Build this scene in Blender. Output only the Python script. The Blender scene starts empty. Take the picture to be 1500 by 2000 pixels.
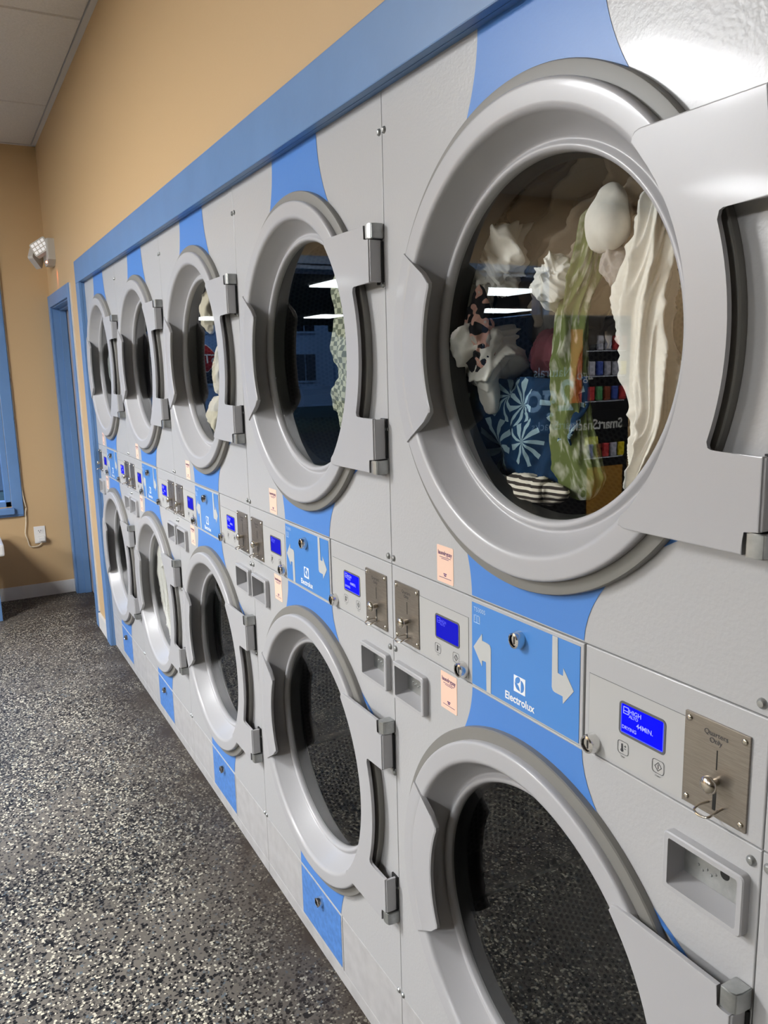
import bpy, bmesh, math, random
from mathutils import Vector, Matrix, noise
PI = math.pi
scn = bpy.context.scene
COL = scn.collection

# ------------------------------------------------------------------ materials
def new_mat(name):
    m = bpy.data.materials.new(name); m.use_nodes = True
    nt = m.node_tree; b = nt.nodes.get('Principled BSDF')
    return m, nt, b
def srgb(r, g, b):
    f = lambda c: (c/255/12.92) if c/255 <= .04045 else ((c/255+.055)/1.055)**2.4
    return (f(r), f(g), f(b), 1)
def mat(name, col, rough=.5, metal=0., bump=None, var=None, spec=.5, coat=0., emit=None, aniso=None):
    m, nt, b = new_mat(name)
    N, L = nt.nodes, nt.links
    b.inputs['Base Color'].default_value = col
    b.inputs['Roughness'].default_value = rough
    b.inputs['Metallic'].default_value = metal
    b.inputs['Specular IOR Level'].default_value = spec
    b.inputs['Coat Weight'].default_value = coat
    b.inputs['Coat Roughness'].default_value = .08
    tc = N.new('ShaderNodeTexCoord')
    if var:      # (scale, amount, stretch)
        no = N.new('ShaderNodeTexNoise'); no.inputs['Scale'].default_value = var[0]; no.inputs['Detail'].default_value = 4
        mp = N.new('ShaderNodeMapping'); mp.inputs['Scale'].default_value = var[2] if len(var) > 2 else (1, 1, 1)
        L.new(tc.outputs['Object'], mp.inputs[0]); L.new(mp.outputs[0], no.inputs['Vector'])
        mr = N.new('ShaderNodeMapRange'); mr.inputs[1].default_value = .3; mr.inputs[2].default_value = .7
        mr.inputs[3].default_value = 1-var[1]; mr.inputs[4].default_value = 1+var[1]
        L.new(no.outputs[0], mr.inputs[0])
        mx = N.new('ShaderNodeMixRGB'); mx.blend_type = 'MULTIPLY'; mx.inputs[0].default_value = 1
        mx.inputs[1].default_value = col; L.new(mr.outputs[0], mx.inputs[2]); L.new(mx.outputs[0], b.inputs['Base Color'])
    if bump:     # (scale, strength, distance)
        no = N.new('ShaderNodeTexNoise'); no.inputs['Scale'].default_value = bump[0]; no.inputs['Detail'].default_value = 2
        L.new(tc.outputs['Object'], no.inputs['Vector'])
        bp = N.new('ShaderNodeBump'); bp.inputs['Strength'].default_value = bump[1]; bp.inputs['Distance'].default_value = bump[2]
        L.new(no.outputs[0], bp.inputs['Height']); L.new(bp.outputs[0], b.inputs['Normal'])
    if emit:
        b.inputs['Emission Color'].default_value = emit[0]; b.inputs['Emission Strength'].default_value = emit[1]
    return m
def glass_mat(name, tint, boost=1.5, ior=1.5):
    m = bpy.data.materials.new(name); m.use_nodes = True
    nt = m.node_tree; nt.nodes.clear(); N, L = nt.nodes, nt.links
    o = N.new('ShaderNodeOutputMaterial'); mx = N.new('ShaderNodeMixShader')
    t = N.new('ShaderNodeBsdfTransparent'); t.inputs[0].default_value = tint
    g = N.new('ShaderNodeBsdfGlossy'); g.inputs['Roughness'].default_value = 0.0
    f = N.new('ShaderNodeLayerWeight'); f.inputs[0].default_value = .5
    pw = N.new('ShaderNodeMath'); pw.operation = 'POWER'; pw.inputs[1].default_value = 5; L.new(f.outputs['Facing'], pw.inputs[0])
    ml = N.new('ShaderNodeMath'); ml.operation = 'MULTIPLY_ADD'; ml.inputs[1].default_value = .9; ml.inputs[2].default_value = .04*boost; ml.use_clamp = True
    L.new(pw.outputs[0], ml.inputs[0]); L.new(ml.outputs[0], mx.inputs[0]); L.new(t.outputs[0], mx.inputs[1]); L.new(g.outputs[0], mx.inputs[2])
    L.new(mx.outputs[0], o.inputs[0])
    return m

M = {}
M['panel'] = mat('dryer_enamel', (.455, .452, .452, 1), .33, bump=(170, .5, .0009), spec=.45, coat=.08)
M['door'] = mat('dryer_door_plastic', (.43, .425, .432, 1), .36, bump=(260, .12, .0006), spec=.5, coat=.12)
M['gasket'] = mat('taupe_door_seal', (.205, .197, .18, 1), .45)
M['blue'] = mat('blue_vinyl', (.085, .235, .60, 1), .36, bump=(190, .2, .0006), spec=.35)
M['blue2'] = mat('blue_panel_film', (.07, .245, .62, 1), .35, coat=.2)
M['bluedirty'] = mat('scuffed_blue_vinyl', (.085, .225, .56, 1), .38, var=(60, .18))
M['paneldirty'] = mat('scuffed_enamel', (.45, .44, .435, 1), .35, bump=(260, .14, .0006), var=(25, .10))
M['dark'] = mat('dark_gap', (.012, .012, .013, 1), .7)
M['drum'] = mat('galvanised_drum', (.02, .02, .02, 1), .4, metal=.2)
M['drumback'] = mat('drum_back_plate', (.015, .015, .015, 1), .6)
M['chrome'] = mat('chrome', (.75, .74, .72, 1), .14, metal=1)
M['zinc'] = mat('zinc_hinge', (.42, .43, .42, 1), .38, metal=.85, var=(80, .12))
M['steel'] = mat('brushed_steel', (.34, .305, .265, 1), .36, metal=.9, var=(45, .13, (1, 1, 16)))
M['steelw'] = mat('polished_steel', (.70, .64, .55, 1), .2, metal=1)
M['black'] = mat('black_plastic', (.01, .01, .01, 1), .4)
M['ink'] = mat('dark_grey_ink', (.05, .05, .055, 1), .6)
M['inkl'] = mat('light_grey_ink', (.16, .16, .16, 1), .6)
M['arrow'] = mat('grey_arrow_print', (.52, .52, .50, 1), .4)
M['white'] = mat('white_print', (.86, .87, .88, 1), .5)
M['palebl'] = mat('pale_blue_print', (.50, .66, .86, 1), .5)
M['overlay'] = mat('control_overlay', (.47, .465, .45, 1), .42)
M['bezel'] = mat('bezel_grey', (.11, .11, .115, 1), .5)
M['lcd'] = mat('blue_lcd', (.0, .0, .30, 1), .6, spec=.1, emit=((.0, .002, 1, 1), .95))
M['lcd2'] = mat('blue_lcd_bright', (.05, .05, .6, 1), .4, emit=((.05, .09, 1, 1), 1.0))
M['lcddim'] = mat('dim_blue_lcd', (.0, .0, .25, 1), .6, spec=.1, emit=((.01, .012, .6, 1), .5))
M['lcdtext'] = mat('lcd_text', (.1, .1, .6, 1), .5, emit=((.30, .34, 1, 1), 1.0))
M['lcdtextdim'] = mat('lcd_text_dim', (.05, .05, .4, 1), .5, emit=((.08, .10, .9, 1), .6))
M['sticker'] = mat('salmon_sticker', (.88, .60, .46, 1), .55)
M['purple'] = mat('purple_ink', (.10, .03, .13, 1), .6)
M['glass'] = glass_mat('dryer_door_glass', (.92, .93, .91, 1), 2.2)
M['winglass'] = glass_mat('window_glass', (.9, .93, .95, 1), 1.6)
M['vendglass'] = glass_mat('vending_glass', (.9, .9, .9, 1), .6)
M['wall'] = mat('tan_wall_paint', (.56, .385, .205, 1), .55, bump=(170, .22, .0012), spec=.3)
M['wallfar'] = mat('unlit_far_wall_tone', (.13, .10, .075, 1), .6, var=(3, .1))  # far walls darkened in colour to stand for an unlit room end
M['trim'] = mat('blue_trim_paint', (.12, .235, .45, 1), .38, bump=(90, .12, .001), var=(7, .05))
M['baseb'] = mat('white_baseboard_paint', (.66, .64, .61, 1), .45, var=(9, .06))
M['doorslab'] = mat('taupe_door_paint', (.33, .275, .245, 1), .5)
M['ceil'] = mat('ceiling_tile', (.60, .575, .545, 1), .9, bump=(90, .5, .003), var=(130, .06))
M['grid'] = mat('ceiling_grid', (.58, .56, .54, 1), .6)
M['plate'] = mat('white_plastic', (.75, .73, .70, 1), .35)
M['cord'] = mat('cream_cable', (.75, .66, .50, 1), .5)
M['lamp'] = mat('emergency_light_housing', (.50, .47, .42, 1), .45)
M['led'] = mat('led_lens', (.8, .78, .78, 1), .15, emit=((1, .95, .92, 1), .35))
M['redled'] = mat('red_indicator', (1, .3, .15, 1), .4, emit=((1, .25, .12, 1), 9))
M['diffuser'] = mat('light_diffuser', (.9, .9, .88, 1), .5, emit=((.965, .98, 1, 1), 106))
M['mirrorl'] = mat('mirrored_light_glow', (.9, .9, .9, 1), .5, emit=((.95, 1, 1, 1), 16))  # glow of the added panels that show as slivers in the dryer glass
M['fixt'] = mat('light_frame', (.7, .7, .68, 1), .5)
M['benchtop'] = mat('white_laminate', (.72, .70, .68, 1), .4)
M['house'] = mat('pale_siding', (.42, .50, .62, 1), .8)
M['houset'] = mat('white_house_trim', (.42, .50, .60, 1), .8)
M['hwin'] = mat('dark_house_window', (.015, .02, .03, 1), .2)
M['roofm'] = mat('slate_roof', (.05, .055, .07, 1), .8)
M['leaf'] = mat('dark_leaves', (.018, .04, .02, 1), .8, var=(3, .5))
M['grass'] = mat('dusk_lawn', (.02, .045, .035, 1), .9, var=(5, .3))
M['asph'] = mat('asphalt', (.035, .045, .055, 1), .8)
M['red'] = mat('stop_sign_red', (.50, .03, .04, 1), .45)
M['post'] = mat('galvanised_post', (.25, .26, .27, 1), .5, metal=.5)
M['vblack'] = mat('vending_black', (.012, .012, .014, 1), .35)
M['vorange'] = mat('vending_orange', (.55, .09, .02, 1), .5, emit=((.8, .10, .02, 1), .25))
M['vtext'] = mat('vending_lettering', (.8, .8, .75, 1), .5, emit=((.8, .8, .75, 1), .22))
M['vblue'] = mat('vending_blue_letter', (.25, .42, .6, 1), .5, emit=((.3, .5, .75, 1), .2))
M['vgreen'] = mat('vending_yellow_green', (.5, .5, .08, 1), .5, emit=((.5, .5, .05, 1), .2))
M['vshelf'] = mat('lit_shelf_edge', (.7, .75, .8, 1), .5, emit=((.8, .85, 1, 1), .6))

def floor_mat():
    m, nt, b = new_mat('flake_epoxy_floor'); N, L = nt.nodes, nt.links
    tc = N.new('ShaderNodeTexCoord')
    wob = N.new('ShaderNodeTexNoise'); wob.inputs['Scale'].default_value = 90; L.new(tc.outputs['Object'], wob.inputs['Vector'])
    vm = N.new('ShaderNodeVectorMath'); vm.operation = 'MULTIPLY_ADD'; vm.inputs[1].default_value = (.008, .008, 0)
    L.new(wob.outputs['Color'], vm.inputs[0]); L.new(tc.outputs['Object'], vm.inputs[2])
    def voro(scale, off):
        mp = N.new('ShaderNodeMapping'); mp.inputs['Location'].default_value = off; L.new(vm.outputs[0], mp.inputs[0])
        v = N.new('ShaderNodeTexVoronoi'); v.voronoi_dimensions = '2D'; v.inputs['Scale'].default_value = scale; v.inputs['Randomness'].default_value = 1
        L.new(mp.outputs[0], v.inputs['Vector']); return v
    big = N.new('ShaderNodeTexNoise'); big.inputs['Scale'].default_value = 1.9; big.inputs['Detail'].default_value = 3; big.inputs['Roughness'].default_value = .6
    L.new(tc.outputs['Object'], big.inputs['Vector'])
    dens = N.new('ShaderNodeMapRange'); dens.inputs[1].default_value = .36; dens.inputs[2].default_value = .62; dens.inputs[3].default_value = .28; dens.inputs[4].default_value = 1.0
    L.new(big.outputs[0], dens.inputs[0])
    prev = None
    base = N.new('ShaderNodeTexNoise'); base.inputs['Scale'].default_value = 4; L.new(tc.outputs['Object'], base.inputs['Vector'])
    rb = N.new('ShaderNodeValToRGB'); rb.color_ramp.elements[0].position = .3; rb.color_ramp.elements[0].color = (.15, .133, .112, 1)
    rb.color_ramp.elements[1].position = .7; rb.color_ramp.elements[1].color = (.20, .18, .153, 1)
    L.new(base.outputs[0], rb.inputs[0]); prev = rb.outputs[0]
    def layer(prev, scale, off, frac, col, rmax):
        v = voro(scale, off)
        sp = N.new('ShaderNodeSeparateColor'); L.new(v.outputs['Color'], sp.inputs[0])
        th = N.new('ShaderNodeMath'); th.operation = 'MULTIPLY'; th.inputs[1].default_value = frac; L.new(dens.outputs[0], th.inputs[0])
        lt = N.new('ShaderNodeMath'); lt.operation = 'LESS_THAN'; L.new(sp.outputs[0], lt.inputs[0]); L.new(th.outputs[0], lt.inputs[1])
        # flake size also random
        rr = N.new('ShaderNodeMath'); rr.operation = 'MULTIPLY'; rr.inputs[1].default_value = rmax; L.new(sp.outputs[1], rr.inputs[0])
        ra = N.new('ShaderNodeMath'); ra.operation = 'ADD'; ra.inputs[1].default_value = rmax*.35; L.new(rr.outputs[0], ra.inputs[0])
        ld = N.new('ShaderNodeMath'); ld.operation = 'LESS_THAN'; L.new(v.outputs['Distance'], ld.inputs[0]); L.new(ra.outputs[0], ld.inputs[1])
        mu = N.new('ShaderNodeMath'); mu.operation = 'MULTIPLY'; L.new(lt.outputs[0], mu.inputs[0]); L.new(ld.outputs[0], mu.inputs[1])
        mx = N.new('ShaderNodeMixRGB'); L.new(mu.outputs[0], mx.inputs[0]); L.new(prev, mx.inputs[1]); mx.inputs[2].default_value = col
        return mx.outputs[0]
    prev = layer(prev, 135, (3.1, 7.7, 0), .50, (.085, .08, .072, 1), .62)
    prev = layer(prev, 170, (13.1, 2.7, 0), .34, (.20, .18, .145, 1), .55)
    prev = layer(prev, 130, (1.3, 5.2, 0), .13, (.13, .16, .18, 1), .62)
    prev = layer(prev, 124, (0, 0, 0), .80, (.006, .006, .007, 1), .58)
    prev = layer(prev, 130, (31.7, 17.3, 0), .44, (.70, .655, .52, 1), .44)
    # grime along the foot of the machines and walls
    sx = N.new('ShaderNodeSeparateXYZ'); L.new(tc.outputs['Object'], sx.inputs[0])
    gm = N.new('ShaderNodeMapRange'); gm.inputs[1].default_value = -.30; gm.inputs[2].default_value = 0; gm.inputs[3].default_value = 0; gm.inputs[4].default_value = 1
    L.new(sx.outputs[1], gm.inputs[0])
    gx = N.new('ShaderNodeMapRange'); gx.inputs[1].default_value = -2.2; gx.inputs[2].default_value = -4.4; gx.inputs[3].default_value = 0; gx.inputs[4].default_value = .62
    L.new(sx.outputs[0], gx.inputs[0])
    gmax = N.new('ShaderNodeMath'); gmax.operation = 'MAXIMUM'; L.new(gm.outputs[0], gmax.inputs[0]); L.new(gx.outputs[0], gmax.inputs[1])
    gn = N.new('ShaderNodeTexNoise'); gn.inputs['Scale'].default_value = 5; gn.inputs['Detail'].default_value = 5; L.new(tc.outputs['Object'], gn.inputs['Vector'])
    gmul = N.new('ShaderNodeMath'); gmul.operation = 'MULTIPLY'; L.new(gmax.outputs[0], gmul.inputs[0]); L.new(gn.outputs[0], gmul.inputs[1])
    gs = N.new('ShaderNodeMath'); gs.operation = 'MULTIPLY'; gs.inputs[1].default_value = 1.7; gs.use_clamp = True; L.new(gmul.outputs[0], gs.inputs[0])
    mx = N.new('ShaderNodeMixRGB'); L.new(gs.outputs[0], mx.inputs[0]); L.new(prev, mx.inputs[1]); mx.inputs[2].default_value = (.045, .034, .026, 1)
    ln = N.new('ShaderNodeTexNoise'); ln.inputs['Scale'].default_value = 1.3; ln.inputs['Detail'].default_value = 4; L.new(tc.outputs['Object'], ln.inputs['Vector'])
    lr = N.new('ShaderNodeMapRange'); lr.inputs[1].default_value = .35; lr.inputs[2].default_value = .65; lr.inputs[3].default_value = .74; lr.inputs[4].default_value = 1.08; L.new(ln.outputs[0], lr.inputs[0])
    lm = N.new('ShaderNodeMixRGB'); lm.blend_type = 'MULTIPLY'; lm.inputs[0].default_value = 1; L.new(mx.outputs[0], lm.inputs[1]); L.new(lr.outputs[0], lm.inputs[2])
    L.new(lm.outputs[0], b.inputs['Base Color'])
    b.inputs['Roughness'].default_value = .5; b.inputs['Specular IOR Level'].default_value = .2
    bn = N.new('ShaderNodeTexNoise'); bn.inputs['Scale'].default_value = 220; L.new(tc.outputs['Object'], bn.inputs['Vector'])
    bu = N.new('ShaderNodeBump'); bu.inputs['Strength'].default_value = .25; bu.inputs['Distance'].default_value = .001
    L.new(bn.outputs[0], bu.inputs['Height']); L.new(bu.outputs[0], b.inputs['Normal'])
    return m
M['floor'] = floor_mat()

def perforated():
    m, nt, b = new_mat('perforated_drum_wall'); N, L = nt.nodes, nt.links
    uv = N.new('ShaderNodeUVMap'); sp = N.new('ShaderNodeSeparateXYZ'); L.new(uv.outputs[0], sp.inputs[0])
    def mth(op, a, bb=None):
        n = N.new('ShaderNodeMath'); n.operation = op
        for i, q in enumerate((a, bb)):
            if q is None: continue
            if isinstance(q, (int, float)): n.inputs[i].default_value = q
            else: L.new(q, n.inputs[i])
        return n.outputs[0]
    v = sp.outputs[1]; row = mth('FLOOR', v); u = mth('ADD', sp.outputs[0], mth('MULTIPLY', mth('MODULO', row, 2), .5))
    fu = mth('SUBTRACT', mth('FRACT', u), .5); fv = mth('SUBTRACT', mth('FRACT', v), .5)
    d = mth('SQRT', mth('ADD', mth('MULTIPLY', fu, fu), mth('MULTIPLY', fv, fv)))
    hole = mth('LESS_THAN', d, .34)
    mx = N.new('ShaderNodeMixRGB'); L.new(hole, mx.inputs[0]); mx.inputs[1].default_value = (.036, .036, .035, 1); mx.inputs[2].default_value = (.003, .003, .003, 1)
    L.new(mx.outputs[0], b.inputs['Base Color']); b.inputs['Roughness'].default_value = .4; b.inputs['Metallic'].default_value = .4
    return m
M['perf'] = perforated()

def cloth_mat(name, c1, c2=None, kind='plain', scale=20, rough=.85):
    m, nt, b = new_mat(name); N, L = nt.nodes, nt.links
    b.inputs['Roughness'].default_value = rough; b.inputs['Specular IOR Level'].default_value = .15
    uv = N.new('ShaderNodeUVMap')
    out = None
    if kind == 'plain':
        no = N.new('ShaderNodeTexNoise'); no.inputs['Scale'].default_value = scale; L.new(uv.outputs[0], no.inputs['Vector'])
        mx = N.new('ShaderNodeMixRGB'); mx.inputs[1].default_value = c1; mx.inputs[2].default_value = c2 or tuple([c*.8 for c in c1[:3]]+[1])
        L.new(no.outputs[0], mx.inputs[0]); out = mx.outputs[0]
    elif kind == 'stripe':
        w = N.new('ShaderNodeTexWave'); w.bands_direction = 'Y'; w.inputs['Scale'].default_value = scale; w.inputs['Distortion'].default_value = .4
        L.new(uv.outputs[0], w.inputs['Vector'])
        r = N.new('ShaderNodeValToRGB'); r.color_ramp.elements[0].position = .42; r.color_ramp.elements[1].position = .58
        r.color_ramp.elements[0].color = c1; r.color_ramp.elements[1].color = c2; L.new(w.outputs[0], r.inputs[0]); out = r.outputs[0]
    elif kind == 'check':
        c = N.new('ShaderNodeTexChecker'); c.inputs['Scale'].default_value = scale; c.inputs[1].default_value = c1; c.inputs[2].default_value = c2
        L.new(uv.outputs[0], c.inputs['Vector']); out = c.outputs[0]
    elif kind == 'blotch':
        no = N.new('ShaderNodeTexNoise'); no.inputs['Scale'].default_value = scale; no.inputs['Detail'].default_value = 1; L.new(uv.outputs[0], no.inputs['Vector'])
        r = N.new('ShaderNodeValToRGB'); r.color_ramp.interpolation = 'CONSTANT'
        r.color_ramp.elements[0].position = 0; r.color_ramp.elements[0].color = (.015, .015, .02, 1)
        e = r.color_ramp.elements[1]; e.position = .5; e.color = c1
        e = r.color_ramp.elements.new(.62); e.color = c2
        L.new(no.outputs[0], r.inputs[0]); out = r.outputs[0]
    elif kind == 'streak':
        mp = N.new('ShaderNodeMapping'); mp.inputs['Scale'].default_value = (scale*1.6, scale*.42, 1); L.new(uv.outputs[0], mp.inputs[0])
        no = N.new('ShaderNodeTexNoise'); no.inputs['Scale'].default_value = 1; no.inputs['Detail'].default_value = 3; L.new(mp.outputs[0], no.inputs['Vector'])
        r = N.new('ShaderNodeValToRGB'); r.color_ramp.elements[0].position = .50; r.color_ramp.elements[1].position = .68
        r.color_ramp.elements[0].color = c1; r.color_ramp.elements[1].color = c2; L.new(no.outputs[0], r.inputs[0]); out = r.outputs[0]
    elif kind == 'palm':
        # palm heads: radial fronds inside randomly placed cells
        mp = N.new('ShaderNodeMapping'); mp.inputs['Scale'].default_value = (scale, scale, 1); L.new(uv.outputs[0], mp.inputs[0])
        v = N.new('ShaderNodeTexVoronoi'); v.voronoi_dimensions = '2D'; v.inputs['Scale'].default_value = 1; v.inputs['Randomness'].default_value = .55
        L.new(mp.outputs[0], v.inputs['Vector'])
        sub = N.new('ShaderNodeVectorMath'); sub.operation = 'SUBTRACT'; L.new(mp.outputs[0], sub.inputs[0]); L.new(v.outputs['Position'], sub.inputs[1])
        s = N.new('ShaderNodeSeparateXYZ'); L.new(sub.outputs[0], s.inputs[0])
        def mth(op, a, bb=None):
            n = N.new('ShaderNodeMath'); n.operation = op
            for i, q in enumerate((a, bb)):
                if q is None: continue
                if isinstance(q, (int, float)): n.inputs[i].default_value = q
                else: L.new(q, n.inputs[i])
            return n.outputs[0]
        ang = mth('ARCTAN2', s.outputs[1], s.outputs[0]); rad = v.outputs['Distance']
        wob = mth('ADD', mth('MULTIPLY', ang, 4.5), mth('MULTIPLY', rad, 2.2))
        fr = mth('ABSOLUTE', mth('SINE', wob)); frond = mth('GREATER_THAN', fr, mth('ADD', mth('MULTIPLY', rad, .75), .56))
        ins = mth('LESS_THAN', rad, .44); msk = mth('MULTIPLY', frond, ins)
        no = N.new('ShaderNodeTexNoise'); no.inputs['Scale'].default_value = 14; L.new(uv.outputs[0], no.inputs['Vector'])
        bg = N.new('ShaderNodeMixRGB'); bg.inputs[1].default_value = c1; bg.inputs[2].default_value = (c1[0]*2.5, c1[1]*2.2, c1[2]*2, 1); L.new(no.outputs[0], bg.inputs[0])
        mx = N.new('ShaderNodeMixRGB'); L.new(msk, mx.inputs[0]); L.new(bg.outputs[0], mx.inputs[1]); mx.inputs[2].default_value = c2; out = mx.outputs[0]
    L.new(out, b.inputs['Base Color'])
    no = N.new('ShaderNodeTexNoise'); no.inputs['Scale'].default_value = 90; tc = N.new('ShaderNodeTexCoord'); L.new(tc.outputs['Object'], no.inputs['Vector'])
    bu = N.new('ShaderNodeBump'); bu.inputs['Strength'].default_value = .2; bu.inputs['Distance'].default_value = .002; L.new(no.outputs[0], bu.inputs['Height']); L.new(bu.outputs[0], b.inputs['Normal'])
    return m

# ------------------------------------------------------------------ object helpers
def link(o, parent=None):
    COL.objects.link(o)
    if parent is not None: o.parent = parent
    return o
def tag(o, label, cat, group=None, kind=None):
    if label: o['label'] = label
    if cat: o['category'] = cat
    if group: o['group'] = group
    if kind: o['kind'] = kind
    return o
def thing(name, label, cat, loc=(0, 0, 0), group=None, rotz=0):
    o = bpy.data.objects.new(name, None); o.empty_display_size = .1; link(o)
    o.location = loc; o.rotation_euler = (0, 0, rotz)
    return tag(o, label, cat, group)
def smooth(me, ang=35):
    try:
        me.set_sharp_from_angle(angle=math.radians(ang))
    except Exception: pass
    for p in me.polygons: p.use_smooth = True
def obj(name, bm, mats, parent=None, sm=False, rec=True, ang=35):
    if rec: bmesh.ops.recalc_face_normals(bm, faces=bm.faces[:])
    me = bpy.data.meshes.new(name); bm.to_mesh(me); bm.free()
    for m in (mats if isinstance(mats, (list, tuple)) else [mats]): me.materials.append(m)
    if sm: smooth(me, ang)
    return link(bpy.data.objects.new(name, me), parent)
def struct(name, bm, m, parent=None, sm=False):
    o = obj(name, bm, m, parent, sm)
    if parent is None: o['kind'] = 'structure'
    return o
def box(bm, x0, x1, y0, y1, z0, z1, bev=0, mi=0):
    n0 = len(bm.faces)
    vs = [bm.verts.new((x, y, z)) for x in (x0, x1) for y in (y0, y1) for z in (z0, z1)]
    q = [(0, 1, 3, 2), (4, 6, 7, 5), (0, 4, 5, 1), (2, 3, 7, 6), (0, 2, 6, 4), (1, 5, 7, 3)]
    fs = [bm.faces.new([vs[i] for i in f]) for f in q]
    if bev:
        es = list({e for f in fs for e in f.edges})
        r = bmesh.ops.bevel(bm, geom=es, offset=bev, segments=2, profile=.6, affect='EDGES')
    if mi:
        bm.faces.ensure_lookup_table()
        for f in bm.faces[n0:]: f.material_index = mi
    return bm
def prism(bm, pts, y0, y1, bev=0, mi=0):
    """2D outline in XZ, extruded from y0 (front, small) to y1; optional front edge chamfer"""
    n = len(pts)
    a = sum(pts[i][0]*pts[(i+1) % n][1]-pts[(i+1) % n][0]*pts[i][1] for i in range(n))
    if a < 0: pts = pts[::-1]
    fr = [bm.verts.new((x, y0, z)) for x, z in pts]
    bk = [bm.verts.new((x, y1, z)) for x, z in pts]
    f0 = bm.faces.new(fr); f0.material_index = mi
    bm.faces.new(bk[::-1]).material_index = mi
    for i in range(n):
        j = (i+1) % n
        bm.faces.new((fr[i], bk[i], bk[j], fr[j])).material_index = mi
    if bev:
        bmesh.ops.bevel(bm, geom=list(f0.edges), offset=bev, segments=2, profile=.6, affect='EDGES')
    bmesh.ops.triangulate(bm, faces=[f for f in bm.faces if len(f.verts) > 4])
    return bm
def rrect(x0, x1, z0, z1, r, n=5):
    pts = []
    for cx, cz, a0 in ((x1-r, z1-r, 0), (x0+r, z1-r, 90), (x0+r, z0+r, 180), (x1-r, z0+r, 270)):
        for i in range(n+1):
            a = math.radians(a0+90*i/n); pts.append((cx+r*math.cos(a), cz+r*math.sin(a)))
    return pts
def lathe(bm, prof, cx, cz, seg=96, a0=0, a1=2*PI, uvs=None):
    """profile [(r, y)], axis along Y through (cx, cz)"""
    full = abs(a1-a0-2*PI) < 1e-6
    n = seg if full else seg+1
    uvl = bm.loops.layers.uv.verify() if uvs else None
    rings = []
    for i in range(n):
        a = a0+(a1-a0)*i/seg; c, s = math.cos(a), math.sin(a)
        rings.append([bm.verts.new((cx+r*c, y, cz+r*s)) for r, y in prof])
    for i in range(seg):
        A = rings[i]; B = rings[(i+1) % n]
        for k in range(len(prof)-1):
            f = bm.faces.new((A[k], A[k+1], B[k+1], B[k]))
            if uvs:
                U = [(i, k), (i, k+1), (i+1, k+1), (i+1, k)]
                for lp, (u, v) in zip(f.loops, U): lp[uvl].uv = (u*uvs[0]/seg, prof[v][1]*uvs[1])
    return bm
def disc(bm, r, y, cx, cz, seg=64, bulge=0, rings=1):
    c = bm.verts.new((cx, y-bulge, cz)); prev = None
    for k in range(1, rings+1):
        rr = r*k/rings; yy = y-bulge*(1-(k/rings)**2)
        cur = [bm.verts.new((cx+rr*math.cos(2*PI*i/seg), yy, cz+rr*math.sin(2*PI*i/seg))) for i in range(seg)]
        for i in range(seg):
            j = (i+1) % seg
            if prev is None: bm.faces.new((c, cur[i], cur[j]))
            else: bm.faces.new((prev[i], cur[i], cur[j], prev[j]))
        prev = cur
    return bm
def tube(bm, pts, r, seg=8):
    pts = [Vector(p) for p in pts]; n = len(pts); rings = []
    up = Vector((0, 0, 1))
    for i, p in enumerate(pts):
        d = (pts[min(i+1, n-1)]-pts[max(i-1, 0)]).normalized()
        a = d.cross(up)
        if a.length < 1e-3: a = d.cross(Vector((1, 0, 0)))
        a.normalize(); b = a.cross(d)
        rings.append([bm.verts.new(p+a*r*math.cos(2*PI*k/seg)+b*r*math.sin(2*PI*k/seg)) for k in range(seg)])
    for i in range(n-1):
        for k in range(seg):
            j = (k+1) % seg; bm.faces.new((rings[i][k], rings[i][j], rings[i+1][j], rings[i+1][k]))
    bm.faces.new(rings[0]); bm.faces.new(rings[-1][::-1])
    return bm
def catmull(P, n):
    P = [Vector(p) for p in P]; P = [2*P[0]-P[1]]+P+[2*P[-1]-P[-2]]; out = []
    S = len(P)-3
    for i in range(n+1):
        t = i/n*S; k = min(int(t), S-1); t -= k
        a, b, c, d = P[k:k+4]
        out.append(.5*((2*b)+(c-a)*t+(2*a-5*b+4*c-d)*t*t+(3*b-a-3*c+d)*t**3))
    return out
def screw_bm(bm, x, y, z, r=.006, h=.003):
    lathe(bm, [(0.0001, y-h), (r*.55, y-h*.95), (r*.9, y-h*.5), (r, y)], x, z, 14)
    return bm
def text(name, body, x, z, size, m, parent, y=-.0006, depth=0.0, align='LEFT', bold=0.0, sx=1.0, rot=(PI/2, 0, 0), loc=None):
    cu = bpy.data.curves.new(name, 'FONT'); cu.body = body; cu.size = size; cu.align_x = align; cu.offset = bold
    cu.extrude = depth; cu.resolution_u = 3
    o = bpy.data.objects.new(name, cu); COL.objects.link(o)
    o.scale = (sx, 1, 1)
    dg = bpy.context.evaluated_depsgraph_get(); me = bpy.data.meshes.new_from_object(o.evaluated_get(dg))
    bpy.data.objects.remove(o); bpy.data.curves.remove(cu)
    T = Matrix.Translation(loc if loc else (x, y, z)) @ (Matrix.Rotation(rot[2], 4, 'Z') @ Matrix.Rotation(rot[1], 4, 'Y') @ Matrix.Rotation(rot[0], 4, 'X')) @ Matrix.Diagonal((sx, 1, 1, 1))
    me.transform(T); me.name = name; me.materials.clear(); me.materials.append(m)
    return link(bpy.data.objects.new(name, me), parent)
def copy_tree(o, parent=None):
    c = o.copy(); COL.objects.link(c); c.parent = parent
    for ch in list(o.children): copy_tree(ch, c)
    return c

# ------------------------------------------------------------------ camera
cam = bpy.data.cameras.new('camera'); co = bpy.data.objects.new('camera', cam); COL.objects.link(co)
co.location = (1.27611, -.70894, 1.47446); co.rotation_euler = (1.39090521, .02421097, 1.06752192)
cam.sensor_fit = 'VERTICAL'; cam.sensor_height = 24; cam.lens = 1567.154*24/2000; cam.clip_start = .02; cam.clip_end = 200
scn.camera = co

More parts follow.
